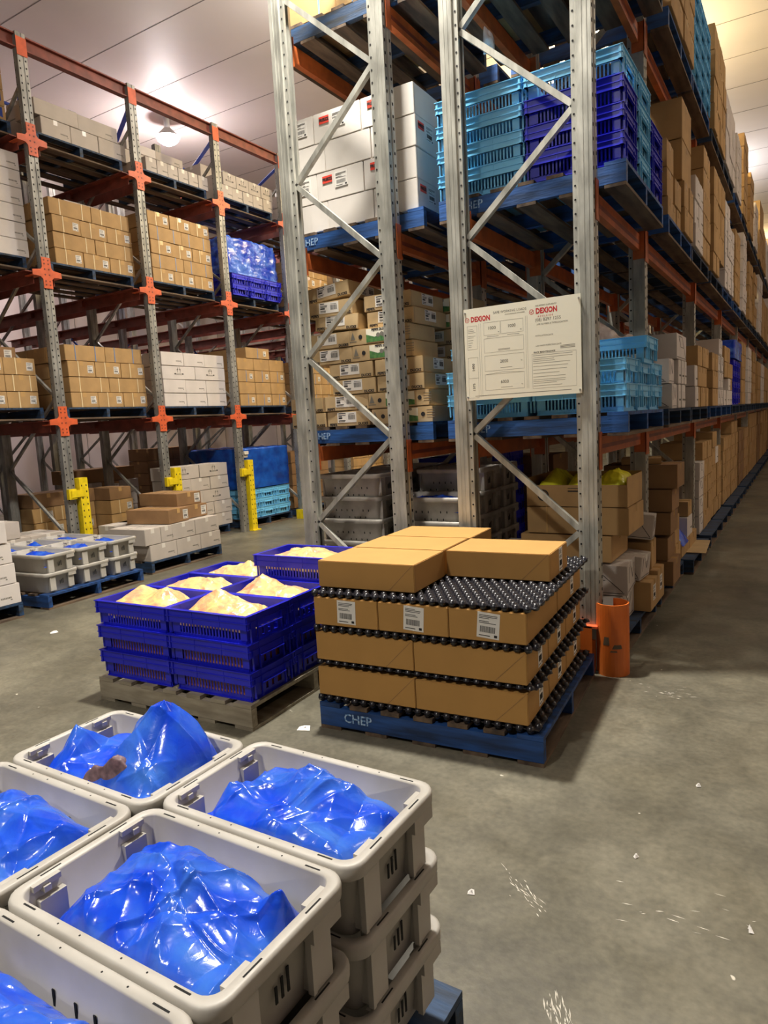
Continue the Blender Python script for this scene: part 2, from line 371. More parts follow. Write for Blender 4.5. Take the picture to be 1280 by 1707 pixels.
# ------------------------------------------------------------------ cartons
CM = {}
def carton_mesh(w, d, h, m, taped=True, tp=None, flap=False):
    k = (round(w, 3), round(d, 3), round(h, 3), m.name, taped, flap)
    if k in CM: return CM[k]
    g = MB(); g.box(-w/2, w/2, -d/2, d/2, .001, h-.002, m); me = g.mesh('carton', .003)
    tp = tp or tape
    g = MB()
    if taped:
        g.box(-w/2, w/2, -.001, .001, h-.0018, h-.0004, ink)
        if w >= d: g.box(-w/2-.0008, w/2+.0008, -.025, .025, h-.05, h-.0006, tp)
        else: g.box(-.025, .025, -d/2-.0008, d/2+.0008, h-.055, h-.0006, tp)
    # glued flap edge lines down the corner
    g.box(w/2-.0015, w/2+.0005, -d/2+.012, -d/2+.014, .004, h-.004, kraft_d if m not in (whiteb, whiteg) else signgrey)
    bm = bmesh.new(); bm.from_mesh(me); bm.from_mesh(g.mesh('x')) ; 
    nb = len(me.polygons)
    for i, f in enumerate(bm.faces):
        if i >= nb: f.material_index += 1
    bm.to_mesh(me); bm.free()
    for mm in g.mats: me.materials.append(mm)
    CM[k] = me; return me
def label_mesh(w, h, seed=0):
    k = ('lab', w, h, seed)
    if k in CM: return CM[k]
    r = random.Random(seed); g = MB(); g.box(-w/2, w/2, -.0012, 0, -h/2, h/2, paper)
    def bar(x0, x1, z0, z1): g.box(x0*w, x1*w, -.0018, -.0011, z0*h, z1*h, ink)
    if w > h*1.3:   # wide label: words left, barcode right
        for i, (a, b) in enumerate(((.36, .44), (.2, .25), (.08, .14), (-.12, .02), (-.3, -.24), (-.4, -.36))): bar(-.44, -.44+r.uniform(.18, .4), a, b)
        x = .08
        while x < .42: q = r.uniform(.008, .022); bar(x, x+q, -.22, .22); x += q+r.uniform(.008, .02)
        bar(.1, .4, .3, .34)
    else:
        for a in (.38, .32, .26, .14, .08): bar(-.42, r.uniform(.0, .4), a, a+.022)
        x = -.36
        while x < .3: q = r.uniform(.012, .03); bar(x, x+q, -.28, -.04); x += q+r.uniform(.012, .028)
        bar(-.4, .1, -.42, -.39); bar(.28, .42, -.44, -.34)
    CM[k] = g.mesh('label'); return CM[k]
def strap_mesh(w, d, h, xs, m):
    k = ('st', round(w, 3), round(d, 3), round(h, 3), tuple(xs), m.name)
    if k in CM: return CM[k]
    g = MB()
    for x in xs:
        g.box(x-.006, x+.006, -d/2-.0022, -d/2-.0003, 0.002, h, m); g.box(x-.006, x+.006, -d/2, d/2, h-.0012, h+.0009, m); g.box(x-.006, x+.006, d/2+.0003, d/2+.0022, .002, h, m)
    CM[k] = g.mesh('strap'); return CM[k]
def lines_mesh(w, d, h):
    """black trim lines printed on the white cartons"""
    k = ('ln', round(w, 3), round(d, 3), round(h, 3))
    if k in CM: return CM[k]
    g = MB(); y = -d/2-.0012; T = .004
    def ln(a, b): g.bar((a[0]*w, y, a[1]*h), (b[0]*w, y, b[1]*h), T, .001, ink, (0, -1, 0))
    ln((-.46, .08), (.46, .08)); ln((-.3, .9), (.05, .9)); ln((.05, .9), (.44, .12)); ln((-.3, .9), (-.1, .5)); ln((-.1, .5), (.2, .5))
    x = w/2+.0012
    def l2(a, b): g.bar((x, a[0]*d, a[1]*h), (x, b[0]*d, b[1]*h), T, .001, ink, (1, 0, 0))
    l2((-.4, .1), (.4, .1)); l2((-.1, .85), (.1, .4)); l2((.1, .4), (.25, .85)); l2((-.3, .9), (-.3, .35))
    CM[k] = g.mesh('printed_lines'); return CM[k]
def emblem_mesh(w=.14):
    k = ('em', w)
    if k in CM: return CM[k]
    g = MB()
    for x in (-.02, .02): 
        g.cyl((x, -.001, .045), (x, 0, .045), .012, signgrey, 10); g.bar((x, -.0006, .0), (x*1.6, -.0006, .045), .006, .001, signgrey, (0, -1, 0)); g.bar((x, -.0006, .055), (x*.5, -.0006, .075), .005, .001, signgrey, (0, -1, 0))
    g.box(-w/2, w/2, -.001, 0, -.02, -.012, signgrey); g.box(-w/2-.01, -w/2+.012, -.001, 0, -.026, -.006, ink); g.box(w/2-.012, w/2+.01, -.001, 0, -.026, -.006, ink)
    g.box(-w/2+.02, w/2-.02, -.001, 0, -.03, -.026, signgrey)
    CM[k] = g.mesh('emblem'); return CM[k]
RND = random.Random(5)
def carton(x, y, z, w, d, h, style, label, group=None, rz=0, tilt=None, cat='carton', parts=True, seed=0):
    S = STY[style]; o = link('carton', carton_mesh(w, d, h, S['m'], S.get('tape', True), S.get('tp')), None, (x, y, z), rz)
    if tilt: o.rotation_euler = (tilt[0], tilt[1], rz)
    tag(o, label, cat, group)
    if not parts: return o
    f = -d/2
    if 'lab' in S:
        lw, lh, px, pz, pr = S['lab']; q = link('label', label_mesh(lw, lh, seed % 4), o, (px*w, f-.0002, pz*h)); q.rotation_euler = (0, (RND.uniform(-pr, pr)), 0)
    if 'side' in S:
        lw, lh, px, pz = S['side']; q = link('label', label_mesh(lw, lh, seed % 4), o, (w/2+.0002, px*d, pz*h)); q.rotation_euler = (0, 0, R(90))
    if 'strap' in S:
        xs, m = S['strap']
        for a_ in xs: link('strap', strap_mesh(w, d, h, [a_*w], m), o)
    if 'lines' in S: link('printed_lines', lines_mesh(w, d, h), o)
    if 'emb' in S: link('emblem', emblem_mesh(), o, (0, f, h*.5))
    if 'flap' in S:
        kf = ('flap', round(w, 3), round(d, 3), round(h, 3))
        if kf not in CM:
            g = MB(); g.bar((w/2-.008, f-.0004, h-.004), (w/2-.008-h*.95, f-.0004, .004), .0022, .0008, kraft_d, (0, -1, 0)); CM[kf] = g.mesh('flap_edge')
        link('flap_edge', CM[kf], o)
    if 'mark' in S: link('printed_mark', mark_mesh(), o, (w*.28, f, h*.35))
    if 'txt' in S:
        for s, sz, px, pz in S['txt']: letter(o, s, sz, ink, (px*w, f-.0006, pz*h))
    return o
def mark_mesh():
    k = 'mark'
    if k in CM: return CM[k]
    g = MB(); r = random.Random(3)
    for i in range(7): g.box(-.05+.014*i, -.041+.014*i, -.001, 0, -.006, .008, signgrey)
    g.box(.035, .05, -.001, 0, -.022, -.014, signgrey); CM[k] = g.mesh('printed_mark'); return CM[k]
STY = {
    'kraft': dict(m=kraft, lab=(.075, .09, .32, .5, .05), strap=((-.12,), strapw)),
    'kraft_long': dict(m=kraft, strap=((-.25, .28), strapw)),
    'kraft_blue': dict(m=kraft, strap=((-.25, .25), strapb)),
    'kraft_bl': dict(m=kraft, lab=(.065, .08, .3, .5, .05), strap=((0,), strapb)),
    'kraft_plain': dict(m=kraft), 'kraft_dark': dict(m=kraft_d), 'kraft_side': dict(m=kraft, side=(.09, .11, 0, .55)),
    'dark_lab': dict(m=kraft_d, lab=(.09, .11, .33, .5, .03)),
    'white': dict(m=whiteb, tp=tapew, mark=1), 'white_emb': dict(m=whiteb, tp=tapew, emb=1), 'white_plain': dict(m=whiteb, tp=tapew),
    'whiteg': dict(m=whiteg, tp=tapew, mark=1), 'whiteg_emb': dict(m=whiteg, tp=tapew, emb=1), 'whiteg_plain': dict(m=whiteg, tp=tapew),
    'white_line': dict(m=whiteb, tp=tapew, lines=1), 'whiteg_line': dict(m=whiteg, tp=tapew, lines=1),
    'new': dict(m=kraft_n, tape=False, flap=1), 'new_lab': dict(m=kraft_n, tape=False, lab=(.105, .118, .02, .52, .14)), 'new_side': dict(m=kraft_n, tape=False, flap=1, side=(.07, .118, .1, .52)),
}
ROWN = ['bottom row', 'second row up', 'third row up', 'fourth row up', 'fifth row up', 'sixth row up', 'seventh row up', 'eighth row up']
def coln(i, n):
    if n == 1: return ''
    if n == 2: return ('left', 'right')[i]
    if n == 3: return ('left', 'middle', 'right')[i]
    return ('leftmost', 'second from left', 'third from left', 'fourth from left', 'fifth from left', 'sixth from left')[i] if i < n-1 else 'rightmost'
DESC = {'kraft': 'strapped brown carton', 'kraft_long': 'twice-strapped brown carton', 'kraft_blue': 'brown carton with blue straps', 'kraft_bl': 'brown carton, blue strap', 'kraft_plain': 'plain brown carton', 'kraft_dark': 'dark brown carton', 'kraft_side': 'brown carton', 'dark_lab': 'dark brown carton, white label',
        'white': 'white carton', 'white_emb': 'white carton with emblem', 'white_plain': 'blank white carton', 'whiteg': 'off-white carton', 'whiteg_emb': 'off-white carton with emblem', 'whiteg_plain': 'blank off-white carton', 'white_line': 'white carton, black lines', 'whiteg_line': 'grey-white carton, black lines',
        'new': 'new brown carton', 'new_lab': 'brown carton, front label', 'new_side': 'brown carton, side label'}
def stack(F, rz, z, rows, d, where, group, v0=0, behind=0, jit=.006, seed=1, shared=None):
    """rows: list of (h, [(style, w), ...], u0) from the bottom; front faces local -Y"""
    r = random.Random(seed); zz = z; top = len(rows)-1
    for ri, (h, cells, u0) in enumerate(rows):
        u = u0
        for ci, (st, w) in enumerate(cells):
            if st:
                x, y = F(u+w/2, v0+d/2+r.uniform(-jit, jit))
                nm = 'top row' if (ri == top and ri > 0) else ROWN[ri]
                cn = coln(ci, len(cells))
                lab = shared or (DESC[st]+', '+nm+(', '+cn if cn else '')+', '+where)
                carton(x, y, zz, w-.006, d, h-.003, st, lab, group, rz+r.uniform(-.008, .008), seed=ri*5+ci)
            u += w
        for b in range(behind):
            x, y = F(u0+sum(w for _, w in cells)/2-.0, v0+d*(1.5+b)+.01*(b+1))
            W = sum(w for _, w in cells)
            for q in range(1):
                xx, yy = F(u0+W*(q*.5+.25), v0+d*(1.5+b)+.01*(b+1))
                carton(xx, yy, zz, W/2-.008, d, h-.003, {'w': 'whiteg_plain', 'k': 'kraft_plain'}['w' if 'white' in cells[0][0] else 'k'], 'carton behind the front row, '+ROWN[ri]+', '+where, group+' (back rows)', rz, parts=False)
        zz += h
    return zz
# ------------------------------------------------------------------ vented crates
def crate_mesh(m, L=.58, W=.385, H=.165):
    g = MB(); a, b = L/2, W/2; t = .003; tp = .020
    g.box(-a+tp+.004, a-tp-.004, -b+tp+.004, b-tp-.004, .0, .006, m)
    def wall(half, off, ax):    # vertical slots between solid bands
        hh = half-tp-.006
        def bx(u0, u1, z0, z1, th=t, o=0):
            for s in (-1, 1):
                p = off-.014-tp*(1-((z0+z1)/2)/H)
                q0, q1 = sorted((s*(p-th), s*(p+o)))
                if ax == 0: g.box(u0, u1, q0, q1, z0, z1, m)
                else: g.box(q0, q1, u0, u1, z0, z1, m)
        bx(-hh, hh, 0, .03); bx(-half+.003, half-.003, .092, H, t, .010)
        bx(-hh, -hh+.045, .03, .092); bx(hh-.045, hh, .03, .092)
        if ax == 0:
            n = 20; x0 = -hh+.045; st = (2*hh-.09)/n
            for i in range(n): bx(x0+st*i, x0+st*i+st*.45, .03, .092)
        else:
            for i in range(3): bx(-.075+.05*i, -.045+.05*i, .03, .092)
            bx(-hh+.02, -.09, .03, .092); bx(.09, hh-.02, .03, .092)
        for z in (.092, .124): bx(-half, half, z, z+.004, t, .015)      # ledges under the rim
        for u in (-half*.33, half*.33) if ax == 0 else (-half*.5, half*.5): bx(u-.002, u+.002, .092, H, t, .012)
        bx(-half, half, H-.004, H, t, .014)
    wall(a, b, 0); wall(b, a, 1)
    for sx in (-1, 1):     # ribs beside the hand holes on the ends
        for y in (-.10, .10, -.155, .155): g.box(min(sx*(a-.012), sx*(a-.001)), max(sx*(a-.012), sx*(a-.001)), y-.003, y+.003, .02, .13, m)
        g.box(min(sx*(a-.01), sx*(a+.004)), max(sx*(a-.01), sx*(a+.004)), -.1, .1, .085, .09, m)
    return g.mesh('crate')
CR = {'lb': crate_mesh(lb), 'db': crate_mesh(db)}
CD = {'lb': 'light blue vented plastic crate', 'db': 'royal blue vented plastic crate'}
def crate(x, y, z, kind, label, group, rz=0):
    return tag(link('vented_crate', CR[kind], None, (x, y, z), rz), label, 'crate', group)
# ------------------------------------------------------------------ solid tubs
def rr(L, W, r, z, n=5):
    out = []
    for cx, cy, a0 in ((L/2-r, W/2-r, 0), (-L/2+r, W/2-r, 90), (-L/2+r, -W/2+r, 180), (L/2-r, -W/2+r, 270)):
        for i in range(n+1): t = R(a0+90*i/n); out.append((cx+r*math.cos(t), cy+r*math.sin(t), z))
    return out
def tub_mesh(L, W, H, m, slots='few', rim=.024):
    g = MB(); tp = .045; wl, ww = L-2*rim, W-2*rim
    outer = [rr(wl-tp, ww-tp, .03, 0), rr(wl-tp+.008, ww-tp+.008, .034, .006), rr(wl+.008-.01, ww+.008-.01, .04, H-.034), rr(L-.008, W-.008, .042, H-.034), rr(L-.002, W-.002, .044, H-.03), rr(L, W, .045, H-.008), rr(L-.006, W-.006, .042, H-.001), rr(L-.014, W-.014, .04, H), rr(wl+.004, ww+.004, .032, H), rr(wl-.002, ww-.002, .03, H-.004), rr(wl-tp-.002, ww-tp-.002, .026, .006)]
    g.loft(outer, m, True, True)
    g.faces(rr(wl-tp, ww-tp, .03, 0), [tuple(range(23, -1, -1))], m)
    f = tp/2
    for s in (-1, 1):
        # pilasters on the end walls
        for y in (-W*.27, W*.27):
            x1 = s*(wl/2+.010); x0 = s*(wl/2-.02)
            g.box(min(x0, x1), max(x0, x1), y-.028, y+.028, .021, H-.03, m, None)
            g.box(min(s*(wl/2+.0), s*(wl/2+.013)), max(s*(wl/2+.0), s*(wl/2+.013)), y-.034, y-.024, .022, H-.04, m)
        g.box(min(s*(wl/2), s*(L/2-.001)), max(s*(wl/2), s*(L/2-.001)), W*.17, W*.40, H-.062, H-.03, m)     # deeper lip at one corner
        g.box(min(s*(wl/2-.010), s*(wl/2+.004)), max(s*(wl/2-.010), s*(wl/2+.004)), -W*.36, -W*.20, H-.012, H-.0005, m)   # locating tabs inside the rim
        g.box(min(s*(wl/2-.010), s*(wl/2+.004)), max(s*(wl/2-.010), s*(wl/2+.004)), W*.20, W*.36, H-.012, H-.0005, m)
        g.box(min(s*(wl/2-.016), s*(wl/2-.002)), max(s*(wl/2-.016), s*(wl/2-.002)), -W*.31, -W*.27, H-.02, H-.0085, m)
        g.box(min(s*(wl/2-.016), s*(wl/2-.002)), max(s*(wl/2-.016), s*(wl/2-.002)), W*.27, W*.31, H-.02, H-.0085, m)
        for x in (-L*.36, L*.36): g.box(x-.018, x+.018, s*(W/2-.016)-.0018, s*(W/2-.016)+.0018, H-.001, H+.0004, hole)
        for y in (-W*.22, W*.22): g.box(s*(L/2-.012)-.0018, s*(L/2-.012)+.0018, y-.022, y+.022, H-.001, H+.0004, hole)
        for x in (-L*.2, -.05, .06, L*.22): g.cyl((x, s*(W/2-.014), H-.001), (x, s*(W/2-.014), H+.0004), .002, hole, 8)
        # slots
        k = s*(wl/2-.004); 
        for i, y in enumerate((-.016, 0, .016)): g.box(min(k, k+s*.002), max(k, k+s*.002), y-.003, y+.003, H*.35, H*(.52+.04*i), hole)
        ky = s*(ww/2-.004)
        if slots == 'few':
            for x in (-.05, 0.01, .06): g.box(x-.003, x+.003, min(s*(ww/2-.012), s*(ww/2-.010)), max(s*(ww/2-.012), s*(ww/2-.010)), H*.45, H*.68, hole)
        else:
            for j, z in ((0, H*.40), (1, H*.12)):
                for i in range(8):
                    x = -L*.33+L*.66*(i+.35*j)/7.6
                    yy = s*(ww/2+.001-tp/2*(1-z/H))
                    if (i*7+j) % 5: g.box(x-.0035, x+.0035, min(yy, yy+s*.004), max(yy, yy+s*.004), z, z+H*.2, hole)
    return g.mesh('tub')
def film_mesh(name, L, W, m, peaks, seed, base=0, nx=110, ny=74, dome=.05, crinkle=1.0, pw_=2.2):
    """a loose film bag lying in a tub: dome + peaks + straight pulled folds"""
    r = random.Random(seed); folds = []
    for i in range(34):
        a = r.uniform(0, math.pi); folds.append((r.uniform(-.5, .5)*L, r.uniform(-.5, .5)*W, math.cos(a), math.sin(a), r.choice((1, 1, -1))*r.uniform(.004, .013)*crinkle, r.uniform(.007, .03), r.uniform(.08, .3)))
    vs = []; 
    for j in range(ny+1):
        for i in range(nx+1):
            u = -1+2*i/nx; v = -1+2*j/ny; x = u*L/2; y = v*W/2
            edge = max(0, 1-abs(u)**(6 if pw_ < 3 else 14))*max(0, 1-abs(v)**(6 if pw_ < 3 else 14))
            z = base+dome*(1-abs(u)**pw_)*(1-abs(v)**pw_)
            for (px, py, ph, pw, pl) in peaks:
                dx, dy = (x-px)/pw, (y-py)/pl; z += ph*max(0, 1-math.sqrt(dx*dx+dy*dy))**1.15
            q = 0
            for fx, fy, c, s, h, w, ln in folds:
                dx, dy = x-fx, y-fy; p = dx*c+dy*s; t = -dx*s+dy*c+.02*math.sin(p*14)
                q += h*math.exp(-abs(t)/w)*math.exp(-(p/ln)**2)
            nn = noise.noise(Vector((x*9+seed, y*9, seed*.7))); n2 = noise.noise(Vector((x*26, y*26+seed, 3)))
            n3 = noise.noise(Vector((x*4-seed, y*4, 8)))
            q += .009*crinkle*(1-2*abs(nn))+.0022*crinkle*(1-2*abs(n2))*max(0, n3*3)+.018*crinkle*n3
            z += q*(.25+.75*edge)
            z -= .05*(1-edge)
            vs.append((x, y, z))
    fs = [(j*(nx+1)+i, j*(nx+1)+i+1, (j+1)*(nx+1)+i+1, (j+1)*(nx+1)+i) for j in range(ny) for i in range(nx)]
    g = MB(); g.faces(vs, fs, m, True); return g.mesh(name)
def film_block(name, L, W, H, m, seed, amp=.02):
    """stretch film pulled round a pallet load"""
    n = 26; vs = []; fs = []
    def P_(x, y, z):
        v = Vector((x, y, z)); q = noise.noise(v*7+Vector((seed, 0, 0)))*.6+(1-2*abs(noise.noise(v*15)))*.4
        d = Vector((x/(L/2) if abs(x) > L/2-.001 else 0, y/(W/2) if abs(y) > W/2-.001 else 0, 1 if z > H-.001 else 0)); return tuple(v+d*q*amp)
    def patch(o, a, b):
        k = len(vs)
        for j in range(n+1):
            for i in range(n+1): p = Vector(o)+Vector(a)*i/n+Vector(b)*j/n; vs.append(P_(*p))
        for j in range(n):
            for i in range(n): fs.append((k+j*(n+1)+i, k+j*(n+1)+i+1, k+(j+1)*(n+1)+i+1, k+(j+1)*(n+1)+i))
    l, w = L/2, W/2
    patch((-l, -w, 0), (L, 0, 0), (0, 0, H)); patch((l, -w, 0), (0, W, 0), (0, 0, H)); patch((l, w, 0), (-L, 0, 0), (0, 0, H)); patch((-l, w, 0), (0, -W, 0), (0, 0, H)); patch((-l, -w, H), (L, 0, 0), (0, W, 0))
    g = MB(); g.faces(vs, fs, m, True); me = g.mesh(name)
    bm = bmesh.new(); bm.from_mesh(me); bmesh.ops.remove_doubles(bm, verts=bm.verts[:], dist=.004); bmesh.ops.recalc_face_normals(bm, faces=bm.faces[:]); bm.to_mesh(me); bm.free(); return me
# ------------------------------------------------------------------ FOREGROUND tubs on a pallet
TH = .19; TP = .1735; tubA = tub_mesh(.56, .362, TH, grey)
def tub_stack(x, y, n, top, names, rz=0, group='foreground grey tubs'):
    for i in range(n):
        z = top-TH-i*TP
        o = tag(link('plastic_tub', tubA, None, (x+.002*((i*7) % 3-1), y+.003*((i*5) % 3-1), z), rz), names[i], 'tub', group)
def tubnames(where): return ['grey plastic tub topping '+where, 'grey plastic tub second from top in '+where, 'grey plastic tub at bottom of '+where]
TUBS = {'C': (-1.002, .800, 'the front-centre foreground stack'), 'D': (-1.000, 1.168, 'the back-right foreground stack'), 'A': (-1.566, 1.140, 'the back-left foreground stack'), 'B': (-1.572, .772, 'the foreground stack at left edge'), 'E': (-1.006, .432, 'the foreground stack in bottom-left corner')}
for k, (x, y, w) in TUBS.items(): tub_stack(x, y, 3, .70, tubnames(w))
pallet(-1.285, .80, 0, 'dark blue pallet beneath the foreground grey tubs', 'worn', 0, 'blue timber pallets')
FB = [('C', [(-.02, .06, .035, .22, .10), (.20, .07, .06, .05, .045), (.05, -.05, .02, .2, .12)], 11, .120, 'crumpled blue film bag filling the front-centre grey tub'),
      ('D', [(-.02, .07, .055, .17, .10), (.22, .06, .05, .03, .02), (-.19, -.03, .03, .04, .06)], 4, .125, 'shiny blue film bag domed in the back-right grey tub'),
      ('A', [(.10, .05, .185, .19, .17), (-.20, -.02, .10, .07, .09), (-.24, -.10, .05, .05, .05)], 9, .120, 'blue film bag pulled up to a tall peak, torn open, back-left tub'),
      ('B', [(.05, .05, .05, .22, .12)], 21, .130, 'crinkled blue film bag in the grey tub at left edge'),
      ('E', [(-.05, .05, .04, .2, .1)], 33, .11, 'blue film bag in the grey tub at bottom-left corner')]
for k, pk, sd, base, lab in FB:
    x, y, w = TUBS[k]
    tag(link('liner_bag', film_mesh('liner_bag', .462, .278, bluebag, pk, sd, base, 190, 116, .030, 1.0, 6), None, (x, y, .70-TH)), lab, 'plastic bag', 'blue liner bags in the foreground tubs')
meat = mat('frozen_meat', (128, 100, 104), .5, rgb2=(78, 56, 62), scale=40, bump=.5, bscale=70)
# ------------------------------------------------------------------ BLUE CRATES on a grey pallet
ang = R(2.4)
def GF(u, v): c, s = math.cos(ang), math.sin(ang); return (-2.416-(1.165-u)*c-v*s, 2.50-(1.165-u)*s+v*c)
x, y = GF(.5825, .5825); pallet(x, y, 0, 'weathered grey pallet carrying the royal blue crates', 'grey', ang, 'floor pallets near the camera')
BC = [('front-left', .30, .205), ('front-right', .875, .205), ('middle-left', .30, .59), ('middle-right', .875, .59), ('back-left', .30, .975), ('back-right', .875, .975)]
for nm, u, v in BC:
    n = 4 if nm == 'back-right' else 3
    for i in range(n):
        x, y = GF(u+.004*((i*3+len(nm)) % 3-1), v)
        pos = ('bottom', 'second', 'third', 'fourth and top')[i] if n == 4 else ('bottom', 'middle', 'top')[i]
        crate(x, y, .141+i*.15, 'db', 'royal blue vented crate, %s of the %s stack on the grey pallet' % (pos, nm), 'royal blue crates on the grey pallet', ang)
pk = {'front-left': [(-.12, .02, .07, .15, .16), (.1, .02, .075, .12, .14)], 'front-right': [(-.07, .0, .10, .2, .16), (.12, -.02, .03, .15, .12)], 'middle-left': [(0, 0, .05, .2, .15)], 'middle-right': [(-.1, .05, .10, .14, .14), (.12, 0, .04, .14, .14)], 'back-left': [(.08, 0, .10, .18, .15)], 'back-right': [(0, 0, .04, .2, .14)]}
for i, (nm, u, v) in enumerate(BC):
    x, y = GF(u, v); zt = .141+(3 if nm == 'back-right' else 2)*.15
    tag(link('meat_bag', film_mesh('meat_bag', .498, .303, meatbag, [(a_, b_, c_*.75, d_, e_) for a_, b_, c_, d_, e_ in pk[nm]], 50+i, .115, 110, 72, .035, .75, 3.5), None, (x, y, zt), ang), 'cream film bag of pink meat in the top %s royal blue crate' % nm, 'bag of meat', 'meat bags in the royal blue crates')
    # filled lower crates show meat through the slots
    for j in range(3 if nm == 'back-right' else 2):
        g = MB(); g.box(-.238, .238, -.141, .141, .01, .125, MATS.get('pink_meat') or mat('pink_meat', (222, 150, 122), .5, rgb2=(190, 104, 84), scale=25))
        if nm.startswith('front') or 'right' in nm:
            tag(link('meat_block', g.mesh('meat_block'), None, (x, y, .141+j*.15), ang), 'pink meat filling the %s %s blue crate on the grey pallet' % (('bottom', 'second', 'third')[j], nm), 'meat', 'meat inside the royal blue crates')
# ------------------------------------------------------------------ CARTON PALLET with black tray sheets
ca = R(3.9)
def CF(u, v): c, s = math.cos(ca), math.sin(ca); return (-.957-(1.17-u)*c-v*s, 2.777-(1.17-u)*s+v*c)
x, y = CF(.585, .583); pallet(x, y, 0, 'blue stencilled pallet beneath the new brown cartons', 'floor', ca, 'floor pallets near the camera', 'CHEP')
def sheet_mesh(L, W, seed, under=True):
    g = MB(); r = random.Random(seed); p = .050
    g.box(-L/2, L/2, -W/2, W/2, .012, .016, black)
    ny = int(W/(p*.87)); 
    for j in range(ny+1):
        y = -W/2+j*p*.87; off = (j % 2)*p/2; n = int(L/p)
        for i in range(n+1):
            x = -L/2+off+i*p
            if x > L/2+.005: continue
            vs = []
            for (rad, z) in ((.0205, .015), (.0165, .027), (.0085, .032)):
                for k in range(6): t = math.pi/3*k; vs.append((x+rad*math.cos(t), y+rad*math.sin(t), z))
            fs = [(a*6+k, a*6+(k+1) % 6, (a+1)*6+(k+1) % 6, (a+1)*6+k) for a in (0, 1) for k in range(6)]+[tuple(range(12, 18))]
            g.faces(vs, fs, black, True)
            if under and (i in (0, 1, n-1, n) or j in (0, 1, ny-1, ny)):
                vs = [(a, b, .028-c) for a, b, c in vs]; g.faces(vs, [f[::-1] for f in fs], black, True)
    return g.mesh('tray_sheet')
sm = sheet_mesh(1.14, 1.13, 1); sm2 = sheet_mesh(1.13, 1.12, 1, False)
SZ = [.146, .333, .518, .700]
SN = ['black dimpled tray sheet on the blue pallet under the lowest cartons', 'black dimpled tray sheet between first and second carton layers', 'black dimpled tray sheet between second and third carton layers', 'black dimpled tray sheet under the top cartons, dimples exposed']
for z, nm in zip(SZ, SN):
    x, y = CF(.575, .585); tag(link('tray_sheet', sm2 if z == .333 else sm, None, (x, y, z), ca), nm, 'tray sheet', 'black tray sheets on the carton pallet')
CW, CDp, CH = .553, .369, .150
lay = ['bottom layer', 'second layer', 'third layer']
for li, z in enumerate((.176, .364)):
    for iy in range(3):
        for ix in range(2):
            x, y = CF(-.005+CW*(ix+.5), .012+CDp*(iy+.5))
            nm = 'new brown carton, %s, %s %s, on the blue floor pallet' % (lay[li], ('front', 'middle', 'back')[iy], ('left', 'right')[ix])
            carton(x, y, z, CW-.004, CDp-.004, CH, 'new_side' if ix else 'new', nm, 'new cartons on the blue floor pallet', ca, seed=li+iy)
z = .550
for ix in range(3):
    x, y = CF(-.005+CDp*(ix+.5)+.004, .008+CW/2)
    carton(x, y, z, CDp-.004, CW-.004, CH-.004, 'new_lab', 'new brown carton with front label, third layer, front %s' % ('left', 'middle', 'right')[ix], 'new cartons on the blue floor pallet', ca, seed=ix)
    x, y = CF(-.005+CDp*(ix+.5)+.004, .008+CW*1.5)
    carton(x, y, z, CDp-.004, CW-.004, CH-.004, 'new_side' if ix == 2 else 'new', 'new brown carton, third layer, back %s, on the blue floor pallet' % ('left', 'middle', 'right')[ix], 'new cartons on the blue floor pallet', ca)
z = .731
for (cx, cy, st, nm) in ((-1.872, 2.975, 'new', 'front left'), (-1.345, 3.395, 'new_side', 'right'), (-1.905, 3.355, 'new', 'middle left'), (-1.92, 3.735, 'new', 'back left')):
    carton(cx, cy, z, .545, .372, .140, st, 'new brown carton on the top layer, %s, above the black dimpled sheet' % nm, 'new cartons on the blue floor pallet', ca, seed=3)
# ------------------------------------------------------------------ LEFT RACK loads
def tri(o, w, h, f):
    g = MB(); g.faces([(-w*.45, f-.001, h*.05), (w*.15, f-.001, h*.05), (-w*.45, f-.001, h*.95)], [(0, 1, 2)], MATS.get('y_print') or mat('y_print', (238, 206, 30), .5)); g.faces([(-w*.3, f-.001, h*.95), (w*.45, f-.001, h*.95), (w*.45, f-.001, h*.3)], [(0, 1, 2)], MATS.get('b_print') or mat('b_print', (36, 62, 150), .5)); link('printed_triangles', g.mesh('printed_triangles'), o)
def Lpal(k, z, where, dx=0, kind='worn'): pallet(XL-.09-.5825+dx, YL[k+2]+.725, z, 'worn blue pallet '+where, kind)
FL = lambda ystart, dx=0: fr(XL-.11+dx, ystart, R(90))
A, Bq = R(90), 1
BAY = {-1: 'leftmost bay', 0: 'second bay', 1: 'third bay', 2: 'fourth bay', 3: 'fifth bay'}
TIER = ['lower tier', 'middle tier', 'top tier']; PZ = [1.795, 3.465, 4.885]
for b in (-1, 0, 1, 2, 3, 4):
    for ti in range(3):
        Lpal(b, PZ[ti], 'in the left rack, %s, %s' % (BAY.get(b, 'sixth bay'), TIER[ti]))
def W(b, ti): return 'left rack %s %s' % (BAY.get(b, 'sixth bay'), TIER[ti])
k3 = [('kraft', .373)]*3; k2 = [('kraft_long', .56)]*2; kb2 = [('kraft_blue', .56)]*2; kb3 = [('kraft_bl', .373)]*3; kp3 = [('kraft_plain', .373)]*3
w3 = [('white', .4)]*3; we2 = [('white_emb', .6)]*2
g_ = 'cartons stacked in the left rack'
stack(FL(3.66), A, 1.935, [(.184, k3, 0), (.184, [('kraft_long', .373)]*3, 0), (.19, k3, 0)], .38, W(-1, 0), g_, behind=0, seed=2)
stack(FL(3.72, -.45), A, 1.935, [(.184, [('kraft_dark', .56)]*2, 0)]*3+[(.18, [('dark_lab', .56)]*2, 0), (.16, [('kraft_plain', .5)], .45)], .45, W(-1, 0)+', behind', g_, seed=3)
